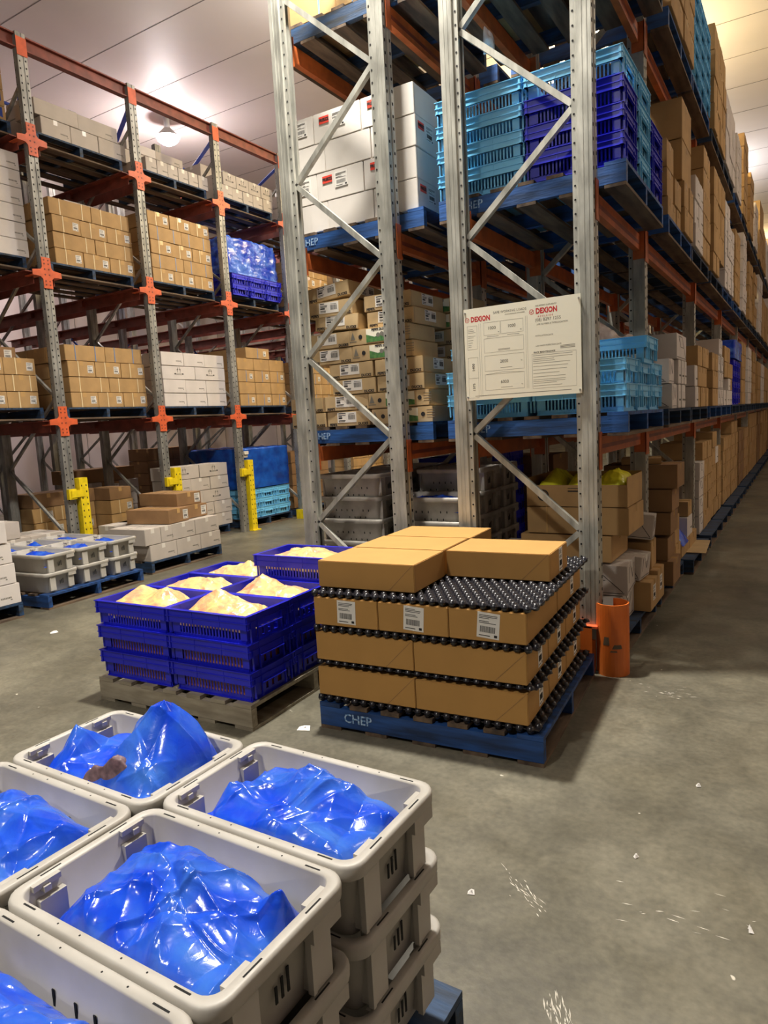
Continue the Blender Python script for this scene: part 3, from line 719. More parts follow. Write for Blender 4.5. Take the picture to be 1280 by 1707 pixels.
stack(FL(5.185), A, 1.935, [(.184, k3, 0), (.184, k2, 0), (.19, k3, 0), (.19, kb2, -.02)], .38, W(0, 0), g_, behind=2, seed=4)
stack(FL(6.60), A, 1.935, [(.187, w3, 0), (.187, w3, 0), (.187, we2, 0), (.187, w3, 0)], .38, W(1, 0), g_, behind=2, seed=5)
stack(FL(8.085), A, 1.935, [(.185, kb3, .01), (.185, kp3, 0), (.185, kb3, 0), (.185, kp3, 0), (.17, [('kraft_bl', .56)], .2)], .38, W(2, 0), g_, behind=2, seed=6)
stack(FL(9.5), A, 1.935, [(.185, kb3, .01), (.185, k2, 0), (.185, kb3, 0), (.185, k2, 0)], .38, W(3, 0), g_, seed=7)
stack(FL(10.95), A, 1.935, [(.185, kb3, .01), (.185, k2, 0), (.185, kb3, 0)], .38, W(4, 0), g_, seed=7)
stack(FL(3.69), A, 3.605, [(.186, w3, -.03)]*6, .38, W(-1, 1), g_, seed=8)
stack(FL(5.185), A, 3.605, [(.184, k3, 0), (.184, k2, 0), (.19, k3, 0), (.19, k2, -.02)], .38, W(0, 1), g_, behind=1, seed=9)
carton(XL-.75, 5.95, 4.36, .5, .38, .17, 'white_emb', 'white carton lying behind the brown ones, '+W(0, 1), g_, A)
stack(FL(6.575), A, 3.605, [(.184, k3, 0.03), (.184, kb2, .03), (.184, k3, 0.03), (.184, kb2, 0.03), (.184, k3, .02)], .38, W(1, 1), g_, behind=1, seed=10)
stack(FL(9.5), A, 3.605, [(.185, k3, .01), (.185, k2, 0), (.185, k3, 0), (.185, k2, 0)], .38, W(3, 1), g_, seed=11)
stack(FL(10.95), A, 3.605, [(.185, k3, .01), (.185, k2, 0), (.185, k3, 0), (.185, k2, 0)], .38, W(4, 1), g_, seed=12)
for i in range(5):
    o = carton(XL-.35, 4.45, 5.025+.17*i, .7, .4, .167, 'kraft_plain', 'brown carton with blue and yellow printing, %s, left rack leftmost bay top tier' % ROWN[i], g_, A); tri(o, .7, .16, -.2)
stack(FL(5.16), A, 5.025, [(.205, [('whiteg', .38), ('whiteg_plain', .38), ('whiteg', .40)], .02), (.18, [('whiteg_plain', .56), ('whiteg', .56)], -.04)], .38, W(0, 2), g_, seed=13)
stack(FL(5.31, -.45), A, 5.025, [(.19, [('whiteg_plain', .5)]*2, 0)]*2+[(.19, [('whiteg', .5)]*2, 0)], .38, W(0, 2)+', behind', g_, seed=14)
stack(FL(6.66), A, 5.025, [(.19, [('whiteg', .185)]*6, 0)], .38, W(1, 2), g_, seed=15)
stack(FL(6.7, -.40), A, 5.025, [(.19, [('whiteg_plain', .5)]*2, 0), (.19, [('whiteg', .5), ('whiteg_plain', .5)], -.1), (.12, [('white_plain', .5), ('whiteg', .5)], .0)], .38, W(1, 2)+', behind', g_, seed=16)
stack(FL(8.05), A, 5.025, [(.19, [('whiteg', .23)]*5, 0), (.19, [('whiteg_emb', .28)]*4, 0.05)], .38, W(2, 2), g_, seed=17)
stack(FL(8.05, -.4), A, 5.025, [(.19, [('whiteg_plain', .55)]*2, 0), (.19, [('whiteg_plain', .55)]*2, 0), (.19, [('whiteg_plain', .55), ('whiteg', .55)], .0)], .38, W(2, 2)+', behind', g_, seed=18)
stack(FL(9.5), A, 5.025, [(.19, [('whiteg', .38)]*3, 0), (.19, [('whiteg', .38)]*3, 0.0)], .38, W(3, 2), g_, seed=19)
# blue wrapped crates, fourth bay middle tier
yc = 8.62
for j in range(3):
    for i in range(2):
        crate(XL-.32, yc-.385+j*.385, 3.606+i*.15, 'db', 'royal blue crate under stretch film, %s, %s, left rack fourth bay' % (('bottom row', 'upper row')[i], coln(j, 3)), 'film-wrapped crates in the left rack')
o = link('film_load', film_block('film_load', 1.08, 1.12, .53, bluewrap, 3, .03), None, (XL-.66, yc, 3.945)); tag(o, 'blue stretch film over crates in left rack, fourth bay, middle tier', 'plastic wrap')
g = MB(); g.box(-.5, .5, -.52, .52, .0, .48, db); link('wrapped_contents', g.mesh('wrapped_contents'), o)
# floor level of the left rack
pallet(XL-.15-.58, 8.62, 0, 'dark pallet under the blue wrapped crates on the floor, fourth bay', 'worn')
yc = 8.62
for i in range(3):
    for j in range(3):
        crate(XL-.44, yc-.37+j*.37, .141+i*.15, 'lb', 'light blue crate, %s, %s, in the wrapped floor load of the left rack' % (ROWN[i], coln(j, 3)), 'light blue crates in the wrapped floor load')
o = link('film_load', film_block('film_load', 1.16, 1.12, .64, mat('blue_film_dark', (30, 92, 190), .2, rgb2=(20, 60, 150), scale=5), 5, .018), None, (XL-.73, yc, .625)); tag(o, 'dark blue film covering the crate load on the floor, fourth bay', 'plastic wrap')
o = carton(XL-.12, 8.12, 1.13, .09, .002, .1, 'white_plain', 'small white ticket on the blue film load', None, A, parts=False, cat='ticket'); o.name = 'ticket'
FLOORB = [(.19, [('whiteg', .38)]*3, 0), (.19, [('whiteg', .38)]*3, 0.02), (.19, [('whiteg_emb', .57)]*2, 0), (.19, [('whiteg', .38)]*3, -.02), (.19, [('whiteg_emb', .57)]*2, -.03)]
pallet(XL-.2-.58, 7.15, 0, 'dark pallet under the off-white cartons on the floor, third bay', 'worn')
stack(fr(XL-.2, 6.66, A), A, .141, FLOORB, .38, 'floor stack, left rack third bay', g_, seed=20)
stack(fr(XL-1.5, 6.1, A), A, .141, [(.19, [('whiteg', .5)]*2, 0), (.19, [('whiteg_emb', .5)]*2, 0), (.19, [('whiteg', .5)]*2, 0), (.2, [('whiteg', .4), ('dark_lab', .3), ('whiteg', .35)], 0), (.2, [('kraft_dark', .55)]*2, -.1)], .45, 'floor stack deep in the left rack', g_, seed=21)
stack(fr(XL-.9, 5.01, A), A, .141, [(.19, [('kraft_plain', .45)]*2, 0), (.19, [('kraft', .45)]*2, 0), (.19, [('kraft', .3), ('kraft', .3), ('kraft_plain', .3)], 0), (.18, [('kraft_dark', .45)]*2, 0.02)], .45, 'floor stack, left rack second bay', g_, seed=22)
stack(fr(XL-.6, 5.94, A), A, .141, [(.19, [('kraft_plain', .38)], 0), (.19, [('kraft_plain', .38)], 0), (.19, [('kraft', .37)], 0), (.17, [('kraft_dark', .35)], 0)], .45, 'narrow floor stack, left rack second bay', g_, seed=23)
stack(fr(XL-1.8, 7.6, A), A, .141, [(.2, [('kraft_dark', .55)]*2, 0)]*6, .45, 'floor stack far back in left rack', g_, seed=24)
stack(fr(XL-.3, 9.45, A), A, .141, [(.2, [('kraft_dark', .55)]*2, 0)]*5, .45, 'floor stack, left rack fifth bay', g_, seed=25)
stack(fr(XL-.1, 11.1, A), A, .141, [(.15, [('kraft_plain', .28)]*4, 0)]*7, .45, 'floor stack, left rack sixth bay', g_, seed=26)
for nm, x, y in (('fifth', XL-.73, 10.02), ('sixth', XL-.73, 11.47)): pallet(x, y, 0, 'dark pallet on the floor in the left rack, %s bay' % nm, 'worn')
stack(fr(XL+.05, 3.55, A), A, .141, [(.19, [('whiteg', .42)]*3, 0), (.18, [('whiteg', .42)]*2, .42), (.19, [('whiteg_emb', .58)], .15)], .5, 'floor stack by left rack\'s first visible upright', g_, seed=27)
pallet(XL-.5, 4.17, 0, 'dark pallet under white cartons by the left rack\'s first upright', 'worn')
# yellow upright protectors
for k, nm in ((0, 'nearest'), (1, 'middle'), (2, 'farthest')):
    y = YL[k+2]
    t = thing('upright_protector', 'yellow punched steel upright protector, %s of three along the left rack' % nm, 'rack protector', (XL+.05, y+.135, 0), 0, 'yellow upright protectors')
    g = MB(); g.box(-.05, .05, -.055, .055, 0, 1.10, yellow)
    for i in range(13):
        for s in (-1, 1): g.box(.0498, .0512, s*.03-.006, s*.03+.006, .1+.075*i, .12+.075*i, hole)
    link_me('guard_post', g, t)
    g = MB(); g.box(.0, .06, -.17, .0, .88, .96, yellow); g.box(.0, .05, -.2, -.1, .86, .98, yellow); link_me('clamp', g, t)
    g = MB(); g.box(-.05, .08, -.07, .1, 0, .015, yellow); link_me('base_plate', g, t)
    if k == 2:
        t = thing('base_guard', 'low yellow base guard at the foot of the next left rack upright', 'rack protector', (XL+.02, YL[k+3], 0)); g = MB(); g.box(-.08, .12, -.09, .09, 0, .16, yellow); link_me('guard_shoe', g, t)
# ------------------------------------------------------------------ floor loads in front of the left rack
# leftmost white stack
pallet(-6.53, 2.82, 0, 'dark pallet under the white cartons at the left edge', 'worn', 0, 'floor pallets before the left rack')
stack(fr(-5.96, 2.22, A), A, .141, [(.182, [('white', .59)]*2, 0), (.182, [('white', .59)]*2, -.02), (.182, [('white', .59)]*2, -.03), (.195, [('white_plain', .58)]*2, -.04)], .45, 'stack at left edge on floor', 'white cartons at the left edge', seed=30)
# small grey tubs
ta = R(5); TF = fr(-5.944, 3.64, ta); tubS = tub_mesh(.56, .37, .19, grey)
x, y = TF(-.5825, .5825); pallet(x, y, 0, 'blue pallet under the small grey tubs near the left rack', 'floor', ta, 'floor pallets before the left rack')
for j in range(3):
    for c in range(2):
        for i in range(2):
            x, y = TF(-.30-c*.575, .20+j*.385)
            tag(link('plastic_tub', tubS, None, (x, y, .141+i*.172), ta), 'grey tub, %s layer, %s in the %s, pallet by left rack' % (('lower', 'upper')[i], ('near end', 'middle', 'far end')[j], ('front column', 'back column')[c]), 'tub', 'grey tubs by the left rack')
        x, y = TF(-.30-c*.575, .20+j*.385)
        tag(link('liner_bag', film_mesh('liner_bag', .49, .30, bluebag, [(0, 0, .02, .2, .12)], 70+j+3*c, .125, 40, 26, .03), None, (x, y, .313), ta), 'blue film bag in the %s upper tub, %s, by left rack' % (('near-end', 'middle', 'far-end')[j], ('front column', 'back column')[c]), 'plastic bag', 'blue bags in the tubs by the left rack')
# white cartons pallet with brown cartons on top
wa = R(3.5); WF = fr(-6.24, 5.08, wa)
x, y = WF(-.525, .5825); wp = pallet(x, y, 0, 'dark blue pallet under off-white cartons beside the small grey tubs', 'worn', wa, 'floor pallets before the left rack')
wp.scale = (.9, 1, 1)
WW = fr(-6.26, 5.09, wa+A)
stack(WW, wa+A, .141, [(.188, [('whiteg', .41), ('whiteg', .40), ('whiteg', .36)], 0), (.188, [('whiteg_plain', .24), ('whiteg', .18), ('whiteg', .38), ('whiteg', .42)], -.06)], .56, 'off-white floor stack by left rack', g_, seed=31)
for q in range(1, 4):
    x, y = WF(-.84, .1+.29*q)
    for l in range(2): carton(x, y, .141+.188*l, .28, .5, .185, 'whiteg_plain', 'off-white carton in the back column, %s layer, %s, off-white floor stack' % (('lower', 'upper')[l], coln(q, 4)), g_, wa)
def wc(u, v, z, w, d, h, st, lab, a=0): x, y = WF(u, v); carton(x, y, z, w, d, h, st, lab, g_, wa+A+a)
wc(-.36, .50, .518, .37, .62, .165, 'dark_lab', 'strapped brown carton with label lying on the off-white floor stack, nearest', R(6))
wc(-.42, .93, .518, .38, .55, .16, 'dark_lab', 'brown carton with label, under another, on the off-white floor stack')
wc(-.52, .88, .680, .40, .66, .155, 'dark_lab', 'uppermost brown carton topping the off-white floor stack', R(-2))
# ------------------------------------------------------------------ RIGHT RACKS : pallets
def PY(i):   # y centre of the i-th pallet along the rack
    if i == 0: return Y4+.13+.5825
    k = (i-1)//2; y0 = 5.487+2.581*k; return y0+.10+.5825 if (i-1) % 2 == 0 else y0+1.316+.5825
XR = (X3+X4)/2; XQ = (X1+X2)/2
NP = 17
lvn = ['lower beam level', 'middle beam level', 'top beam level']
for i in range(NP):
    for li, z in enumerate(LV):
        near = 'nearest place' if i == 0 else ('%s place from the end' % ('second', 'third', 'fourth', 'fifth')[i-1] if i < 5 else None)
        kind = 'blue' if (i*3+li) % 4 in (0, 1) and i < 6 else 'worn'
        pallet(XR, PY(i), z+.001, ('blue pallet, right rack, %s, %s' % (lvn[li], near)) if near else 'worn blue pallet far down the right rack, '+lvn[li], kind, chep='CHEP' if i == 0 else None, group='pallets on the right rack')
        if i < 5: pallet(XQ, PY(i), z+.001, 'blue pallet, rack left of sign, %s, %s' % (lvn[li], near), kind, chep='CHEP' if (i == 0 and li < 2) else None, group='pallets on the end-on left rack')
    pallet(-.95-.5825 if i < 2 else XR+.02, PY(i)+(.035 if i == 0 else 0), 0, 'floor pallet under the right rack, %s' % near if i < 5 else 'floor pallet far down under the right rack', 'worn', group='floor pallets along the right aisle')
for i in range(5): pallet(XQ, PY(i), 0, 'floor pallet under the rack left of the sign, %s' % ('nearest', 'second', 'third', 'fourth', 'farthest')[i], 'worn', group='floor pallets under the end-on left rack')
# --- middle level, left rack row: FREEZE cartons
frz = mat('freezer_white_board', (216, 210, 202), .6, var=.05, scale=3, bump=.1, bscale=20)
STY['frz'] = dict(m=frz, tape=False); STY['frzp'] = dict(m=frz, tape=False)
def frz_sticker(o, face, px, pz, w, d, h):
    g = MB(); g.box(-.042, .042, -.0012, 0, -.024, .024, redp)
    rz = 0 if face == 'f' else R(90)
    loc = (px*w, -d/2-.0002, pz*h) if face == 'f' else (w/2+.0002, px*d, pz*h)
    s = link('freeze_sticker', g.mesh('freeze_sticker'), o, loc, rz)
    q = link('lettering', text('FREEZE', .026, ink, bold=.0012), s, (0, -.0016, 0)); q.rotation_euler = (R(90), 0, 0)
    l = link('label', label_mesh(.11, .10, 2), o, (px*w+.12, loc[1], loc[2]-.02) if face == 'f' else (loc[0], px*d+.12, loc[2]-.02), rz); l['label'] = 'small white paper label'
FF = fr(-3.33, 4.225, 0); zz = 2.942
for ri in range(4):
    cells = [.385, .385, .345] if ri in (0, 2) else [.30, .40, .41]
    u = 0 if ri != 3 else -.0
    for ci, w in enumerate(cells):
        for rb in range(3):
            d = .38; x, y = FF(u+w/2, .19+rb*.385)
            if ri == 3 and ci == 0 and rb == 1: pass
            nm = 'white FREEZE-stickered carton' if (ri in (1, 3) or ci == 2) else 'plain white carton'
            o = carton(x, y, zz, w-.005, d-.004, .196, 'frz', '%s, %s, %s, %s, above the duck cartons' % (nm.replace('white FREEZE-stickered', 'white FREEZE'), ROWN[ri], coln(ci, 3), ('front', 'middle', 'back')[rb]), 'white cartons above the duck cartons', RND.uniform(-.01, .01))
            if rb == 0 and ri in (1, 3): frz_sticker(o, 'f', -.26, .72, w, d, .196)
            if ci == 2 and ri in (0, 2) and rb < 2: frz_sticker(o, 's', -.28, .72, w-.005, d, .196)
        u += w
    zz += .198
# --- lower level, left rack row: duck cartons
def duck(x, y, z, w, d, h, face, label, rz=0, tilt=None):
    o = carton(x, y, z, w, d, h, 'duckp', label, 'duck cartons', rz, tilt, parts=False); f = -d/2
    if face == 'L':
        q = link('label', label_mesh(.17, .075, int(x*10) % 3), o, (-.01, f-.0004, h*.58))
        q.rotation_euler = (0, RND.uniform(-.05, .05), 0)
        letter(o, "PEPE'S", .026, ink, (-w*.36, f-.001, h*.13), bold=.001); letter(o, 'DUCKS', .026, ink, (w*.35, f-.001, h*.13), bold=.001)
        q = link('label', label_mesh(.17, .075, 1), o, (w/2+.0004, 0, h*.58)); q.rotation_euler = (0, 0, R(90))
    else:
        g = MB(); g.box(-.1, .13, f-.0009, f, h*.1, h*.92, cream)
        vs = [(-.1, f-.0014, h*.1), (.13, f-.0014, h*.1), (.13, f-.0014, h*.4), (.03, f-.0014, h*.55), (-.03, f-.0014, h*.4), (-.1, f-.0014, h*.6)]; g.faces(vs, [(0, 1, 2, 3, 4, 5)], green)
        for c in ((.0, .5), (.03, .55), (.05, .45)): g.cyl((c[0], f-.0018, h*c[1]), (c[0], f-.0008, h*c[1]), .016, signgrey, 10)
        for c in (-.15, .17): g.cyl((c, f-.0018, h*.5), (c, f-.0005, h*.5), .016, ink, 14)
        g.faces([(-.235, f-.001, h*.35), (-.195, f-.001, h*.35), (-.215, f-.001, h*.85)], [(0, 1, 2)], signgrey); g.box(-.245, -.185, f-.001, f, h*.22, h*.27, signgrey)
        for zz_ in (.3, .45, .6, .75): g.box(.2, .26, f-.001, f, h*zz_, h*zz_+.003, signgrey)
        link_me('printed_picture', g, o)
        letter(o, "PEPE'S DUCKS", .022, ink, (.015, f-.0016, h*.84), bold=.001)
    return o
STY['duckp'] = dict(m=duckboard, tape=False)
DUCK = [  # row: list of (u0, w, face, v) ; u from X=-3.40
    [(0, .33, 'L', 0), (.335, .385, 'L', 0), (.725, .49, 'P', .0)],
    [(0, .31, 'L', 0), (.315, .385, 'L', 0), (.705, .49, 'P', .0)],
    [(.40, .385, 'L', 0), (.79, .385, 'L', 0)],
    [(.38, .385, 'L', 0), (.77, .385, 'L', .0)],
    [(.20, .385, 'L', 0), (.59, .50, 'P', .0)],
    [(.19, .385, 'L', .0), (.57, .50, 'P', .0)],
    [(.27, .385, 'L', .0), (.70, .385, 'L', .05)],
    [(.22, .385, 'L', .0), (.68, .385, 'L', .05)],
    [(.20, .385, 'L', .03)],
]
z = 1.541; hh = .114
for ri, row in enumerate(DUCK):
    for ci, (u0, w, fc, v) in enumerate(row):
        d = .50 if fc == 'L' else .385
        tl = (0, 0, 0)
        if ri in (6, 8) and ci == 0: tl = (R(-3), R(-4 if ri == 8 else 3), 0)
        duck(-3.40+u0+w/2, 4.225+v+d/2, z, w-.006, d, hh-.003, fc, "duck carton, row %s up, %s, %s end showing" % (('one', 'two', 'three', 'four', 'five', 'six', 'seven', 'eight', 'nine')[ri], coln(ci, len(row)) or 'topmost of the pile', 'label' if fc == 'L' else 'picture'), RND.uniform(-.03, .03), tl if any(tl) else None)
    z += hh
# right-hand rear pile of duck cartons (seen past the second upright)
z = 1.541
for ri in range(8):
    fc = 'P' if ri in (2, 3, 6, 7) else 'L'; w = .5 if fc == 'P' else .385
    duck(-2.42 if ri > 3 else -2.40, 4.98, z, w, .385, hh-.003, fc, 'duck carton in the rear right pile, row %s up' % ('one', 'two', 'three', 'four', 'five', 'six', 'seven', 'eight')[ri], RND.uniform(-.04, .04)); z += hh
# --- floor level, left rack row: dirty grey tubs
tubG = tub_mesh(.56, .385, .19, greyd, 'many')
for c, (xc, n) in enumerate(((-2.95, 6), (-2.30, 5))):
    for rb in range(3):
        nn = n if rb == 0 else 6
        for i in range(nn):
            tag(link('plastic_tub', tubG, None, (xc, 4.455+rb*.388, .141+i*.170), RND.uniform(-.02, .02)), 'slotted grey tub, %s, %s stack, %s, under duck cartons' % (ROWN[i], ('left', 'right')[c], ('front', 'middle', 'back')[rb]), 'tub', 'slotted grey tubs under the duck cartons')
tag(link('liner_bag', film_mesh('liner_bag', .49, .31, bluebag, [(0, 0, .03, .2, .12)], 90, .13, 50, 32, .03), None, (-2.30, 4.455, .141+4*.170)), 'blue film bag in the slotted grey tub between the second and third uprights', 'plastic bag')
# next bays of the left row
for j in range(3):
    for i in range(7): crate(-2.75, 5.75+j*.40, .141+i*.15, 'db', 'royal blue crate deep under the duck cartons, %s, %s' % (ROWN[i], ('near', 'middle', 'far')[j]), 'blue crates deep in the end-on racks')
stack(fr(-3.3, 5.6, 0), 0, 1.541, [(.19, [('kraft_plain', .55)]*2, 0)]*5, .5, 'second pallet place behind the duck cartons', 'cartons deep in the end-on racks', seed=40)
stack(fr(-3.3, 5.6, 0), 0, 2.941, [(.19, [('kraft_plain', .55)]*2, 0)]*5, .5, 'second pallet place behind the white FREEZE cartons', 'cartons deep in the end-on racks', seed=41)
stack(fr(-3.33, 4.23, 0), 0, 4.341, [(.28, [('kraft_blue', .55)]*2, 0)]*2, .5, 'top beam level left of sign', 'cartons on the top beam level', seed=42)
stack(fr(-3.3, 6.9, 0), 0, .141, [(.2, [('kraft_dark', .55)]*2, 0)]*5, .5, 'deep under the end-on left rack', 'cartons deep in the end-on racks', seed=43)
stack(fr(-2.04, 4.23, 0), 0, 4.341, [(.28, [('kraft_plain', .39)]*3, 0)], .38, 'top beam level above the crates', 'cartons on the top beam level', behind=0, seed=44)
for q_ in range(2):
    for c_ in range(3): carton(-1.84+.39*c_, 4.80+.385*q_, 4.341, .385, .38, .28, 'kraft_plain', 'brown carton above the blue crates, top beam level, %s, %s' % (('middle row', 'back row')[q_], ('left', 'middle', 'right')[c_]), 'cartons on the top beam level')
for c_ in range(2): carton(-3.05+.55*c_, 5.0, 4.341, .545, .5, .5, 'kraft_plain', 'brown carton at the back above the FREEZE cartons, %s' % ('left', 'right')[c_], 'cartons on the top beam level')
# --- right rack row: crates at middle and lower level
CX = (-1.785, -1.195)
for rb in range(3):
    for c in range(2):
        for i in range(4):
            if c == 0: kd = 'lb'
            else: kd = ('db' if i < 3 else 'lb') if rb == 0 else ('lb' if rb == 1 else 'db')
            if rb == 2 and c == 1 and i == 3: continue
            crate(CX[c]+.004*((i*3+rb) % 3-1), 4.43+rb*.395, 2.942+i*.15, kd, '%s, %s, %s, %s, middle level above the sign' % (CD[kd].replace('vented plastic ', ''), ROWN[i], ('left', 'right')[c], ('front', 'middle', 'back')[rb]), 'crates above the sign', RND.uniform(-.01, .01))
        for i in range(3 if (rb == 1 or (rb == 0 and c == 0)) else 2):
            crate(CX[c]+(.0 if i < 2 else .04), 4.43+rb*.395, 1.542+i*.15, 'lb', 'light blue crate, %s, %s, %s, behind the load sign' % (ROWN[i], ('left', 'right')[c], ('front', 'middle', 'back')[rb]), 'light blue crates behind the load sign')
tag(link('clear_bag', film_mesh('clear_bag', .46, .3, clearbag, [(-.05, 0, .11, .16, .12), (.16, 0, .05, .08, .08)], 95, .13, 50, 32, .04, 1.2), None, (-1.155, 4.825, 1.842)), 'clear plastic bag bulging from the light blue crate right of the sign', 'plastic bag')
# --- floor, right rack row, nearest pallet
g2 = 'cartons at the foot of the right rack'
t = thing('open_carton', 'open brown carton holding bright yellow bags', 'carton', (-1.315, 4.80, .925), 0, g2)
g = MB(); w, d, h = .67, .46, .185
g.box(-w/2, w/2, -d/2, d/2, 0, .004, kraft)
for s in (-1, 1): g.box(-w/2, w/2, s*d/2-.002, s*d/2+.002, 0, h*(.78 if s < 0 else 1.08), kraft); g.box(s*w/2-.002, s*w/2+.002, -d/2, d/2, 0, h*1.05, kraft)
link_me('carton_walls', g, t)
g = MB(); g.cyl((-.22, -d/2-.003, .075), (-.22, -d/2-.0022, .075), .04, ink, 18); g.cyl((-.22, -d/2-.0038, .075), (-.22, -d/2-.003, .075), .03, kraft_d, 18); g.box(-.05, .12, -d/2-.003, -d/2-.002, .1, .108, ink); g.box(-.05, .12, -d/2-.003, -d/2-.002, .12, .124, ink); link_me('printed_mark', g, t)
for i, (dx, nm) in enumerate(((-.19, 'left'), (.02, 'middle'), (.22, 'right'))):
    tag(link('yellow_bag', film_mesh('yellow_bag', .21, .40, yelbag, [(0, 0, .03, .10, .16)], 100+i, .13, 40, 60, .05, .8), None, (-1.315+dx, 4.80, .94)), 'bright yellow plastic bag in the open brown carton, %s one' % nm, 'plastic bag', 'yellow bags in the open carton')
carton(-1.31, 4.80, .738, .68, .48, .183, 'kraft_plain', 'wide brown carton directly under the open carton of yellow bags', g2)
link('strap', strap_mesh(.68, .48, .183, [-.2], tape), bpy.data.objects[-1] if False else [o for o in COL.objects if o.name.startswith('carton')][-1])
carton(-1.39, 4.80, .553, .62, .48, .18, 'kraft_plain', 'brown carton second below the open carton of yellow bags', g2)
carton(-1.22, 4.72, .343, .46, .40, .20, 'whiteg_line', 'white carton with black trim lines behind the orange guard, upper', g2, R(4))
carton(-1.24, 4.70, .145, .46, .40, .195, 'whiteg_line', 'white carton with black trim lines behind the orange guard, lower', g2)
carton(-1.08, 5.22, .62, .28, .26, .18, 'whiteg_line', 'tilted white carton leaning out over the aisle by the first uprights', g2, R(6), (R(-4), R(5)))
carton(-1.575, 4.75, .145, .22, .5, .40, 'kraft_dark', 'tall dark carton left of the white trimmed cartons, bottom', g2)
carton(-1.08, 5.04, .145, .36, .26, .21, 'kraft_side', 'low brown carton with side label on the first aisle floor pallet, near', g2)
carton(-1.08, 5.30, .145, .36, .26, .24, 'kraft_side', 'low brown carton with side label on the first aisle floor pallet, far', g2)
carton(-1.08, 5.02, .375, .24, .24, .17, 'whiteg_line', 'white carton propped on the low labelled cartons by the aisle', g2, R(-4), (0, R(5)))
carton(-1.12, 5.29, .388, .34, .26, .20, 'kraft_plain', 'brown carton upon the low labelled cartons by the aisle', g2, R(3))
t = carton(-1.86, 4.95, .405, .28, .30, .19, 'whiteg_plain', 'grey-white carton marked SA in the dark gap left of the brown cartons', g2, R(-3)); letter(t, 'SA', .06, ink, (.07, -.152, .1)); letter(t, '(c)', .06, ink, (-.06, -.152, .1))
carton(-1.86, 4.95, .143, .28, .34, .255, 'kraft_dark', 'dark carton under the one marked SA, in the gap left of the brown cartons', g2)
# aisle loads
def aisle(i, z, rows, d, where, x=-.87, seed=1, y0=None, v0=0):
    stack(fr(x, (PY(i)-.57) if y0 is None else y0, A), A, z, rows, d, where, 'cartons facing the right aisle', v0, seed=seed)
def K(st, w, n, h): return (h, [(st, w)]*n, 0)
o2 = ['frame end', 'second pallet place', 'third pallet place', 'fourth pallet place', 'fifth pallet place']
# floor
for q, (w, h, z, x) in enumerate(((.36, .20, .141, -1.06), (.36, .18, .344, -1.10), (.44, .18, .55, -1.12), (.50, .18, .735, -1.14), (.56, .19, .92, -1.13))):
    carton(x, 5.90, z, w, .36, h, 'kraft_dark', 'dark brown carton, %s of the second floor stack beside the second upright' % ROWN[q], 'dark cartons beside the second upright')
carton(-1.15, 5.9, 1.11, .3, .3, .05, 'kraft_plain', 'flat open-flapped carton on top of the dark second floor stack', 'dark cartons beside the second upright', R(10))
aisle(1, .141, [(.2, [('kraft_side', .30)]*2, .5), (.26, [('kraft_plain', .3), ('kraft_side', .28)], .5), (.3, [('kraft_plain', .3)], .55)], .45, 'floor, %s' % o2[1], -.97, 51)
aisle(2, .141, [(.14, [('kraft_plain', .5)]*2, 0), (.2, [('white', .35)], .35), (.15, [('kraft_side', .25)], .4)], .5, 'floor, %s' % o2[2], -.97, 52)
tag(link('blue_bag', film_mesh('blue_bag', .35, .32, bluebag, [(0, 0, .1, .16, .14)], 120, .02, 40, 34, .08), None, (-1.13, 6.98, .29)), 'loose blue plastic bag slumped on a floor carton beside the aisle', 'plastic bag')
tag(link('cardboard_sheet', (lambda g: (g.box(-.2, .2, -.35, .35, 0, .006, duckboard), g.mesh('cardboard_sheet'))[1])(MB()), None, (-1.02, 7.45, .145), R(3)), 'flattened cardboard sheet jutting from a floor pallet into the aisle', 'cardboard')
aisle(3, .141, [(.20, [('white_line', .36), ('kraft_side', .38), ('kraft_side', .38)], 0)]*4+[(.2, [('kraft_plain', .38)]*2, .3)], .45, 'floor, %s' % o2[3], -.99, 53)
aisle(4, .141, [(.22, [('kraft_side', .28)]*4, 0)]*3+[(.22, [('kraft_plain', .4), ('white', .3), ('kraft_side', .3)], .0), (.2, [('kraft_plain', .5)], 0)], .45, 'floor, %s' % o2[4], -1.0, 54)
far = 'farther down the right aisle'
for i in range(5, NP):
    st = ('kraft_side', 'kraft_plain', 'kraft_side', 'kraft_dark')[i % 4]
    aisle(i, .141, [(.19, [(st, .38)]*3, 0)]*(5 if i % 3 else 6), .45, far, -1.0, 60+i) if i < 9 else stack(fr(-1.0, PY(i)-.57, A), A, .141, [(.3, [(st, .56)]*2, 0)]*4, .5, far, 'far cartons along the right aisle', seed=i, shared='brown carton far down the right aisle, floor level')
# lower beam level
stack(fr(-1.45, 5.62, 0), 0, 1.541, [(.19, [('white_line', .58)], 0), (.19, [('white_line', .56)], .0)], .22, 'lower beam level beside light blue crates', 'white trimmed cartons beside the aisle', seed=70)
aisle(1, 1.541, [(.19, [('white', .14)]*3, .28), (.19, [('white', .14)]*3, .28), (.2, [('white_line', .5)], .2)], .5, 'lower beam level, %s' % o2[1], -.87, 71)
aisle(2, 1.541, [(.19, [('white', .22), ('kraft_plain', .22), ('kraft_side', .2), ('kraft_side', .2), ('kraft_side', .2)], 0), (.19, [('white', .2), ('kraft_plain', .25), ('kraft_side', .22), ('kraft_side', .22)], .02), (.19, [('kraft_plain', .3), ('kraft_side', .25), ('kraft_side', .22)], .25)], .5, 'lower beam level, %s' % o2[2], -.87, 72)
aisle(3, 1.541, [(.19, [('kraft_side', .28)]*2+[('white_line', .28)]*2, 0), (.19, [('kraft_side', .28)]*2+[('white_line', .28)]*2, 0), (.19, [('kraft_side', .28)]*2+[('white_line', .28)]*2, 0), (.19, [('white_line', .4)], .65)], .5, 'lower beam level, %s' % o2[3], -.87, 73)
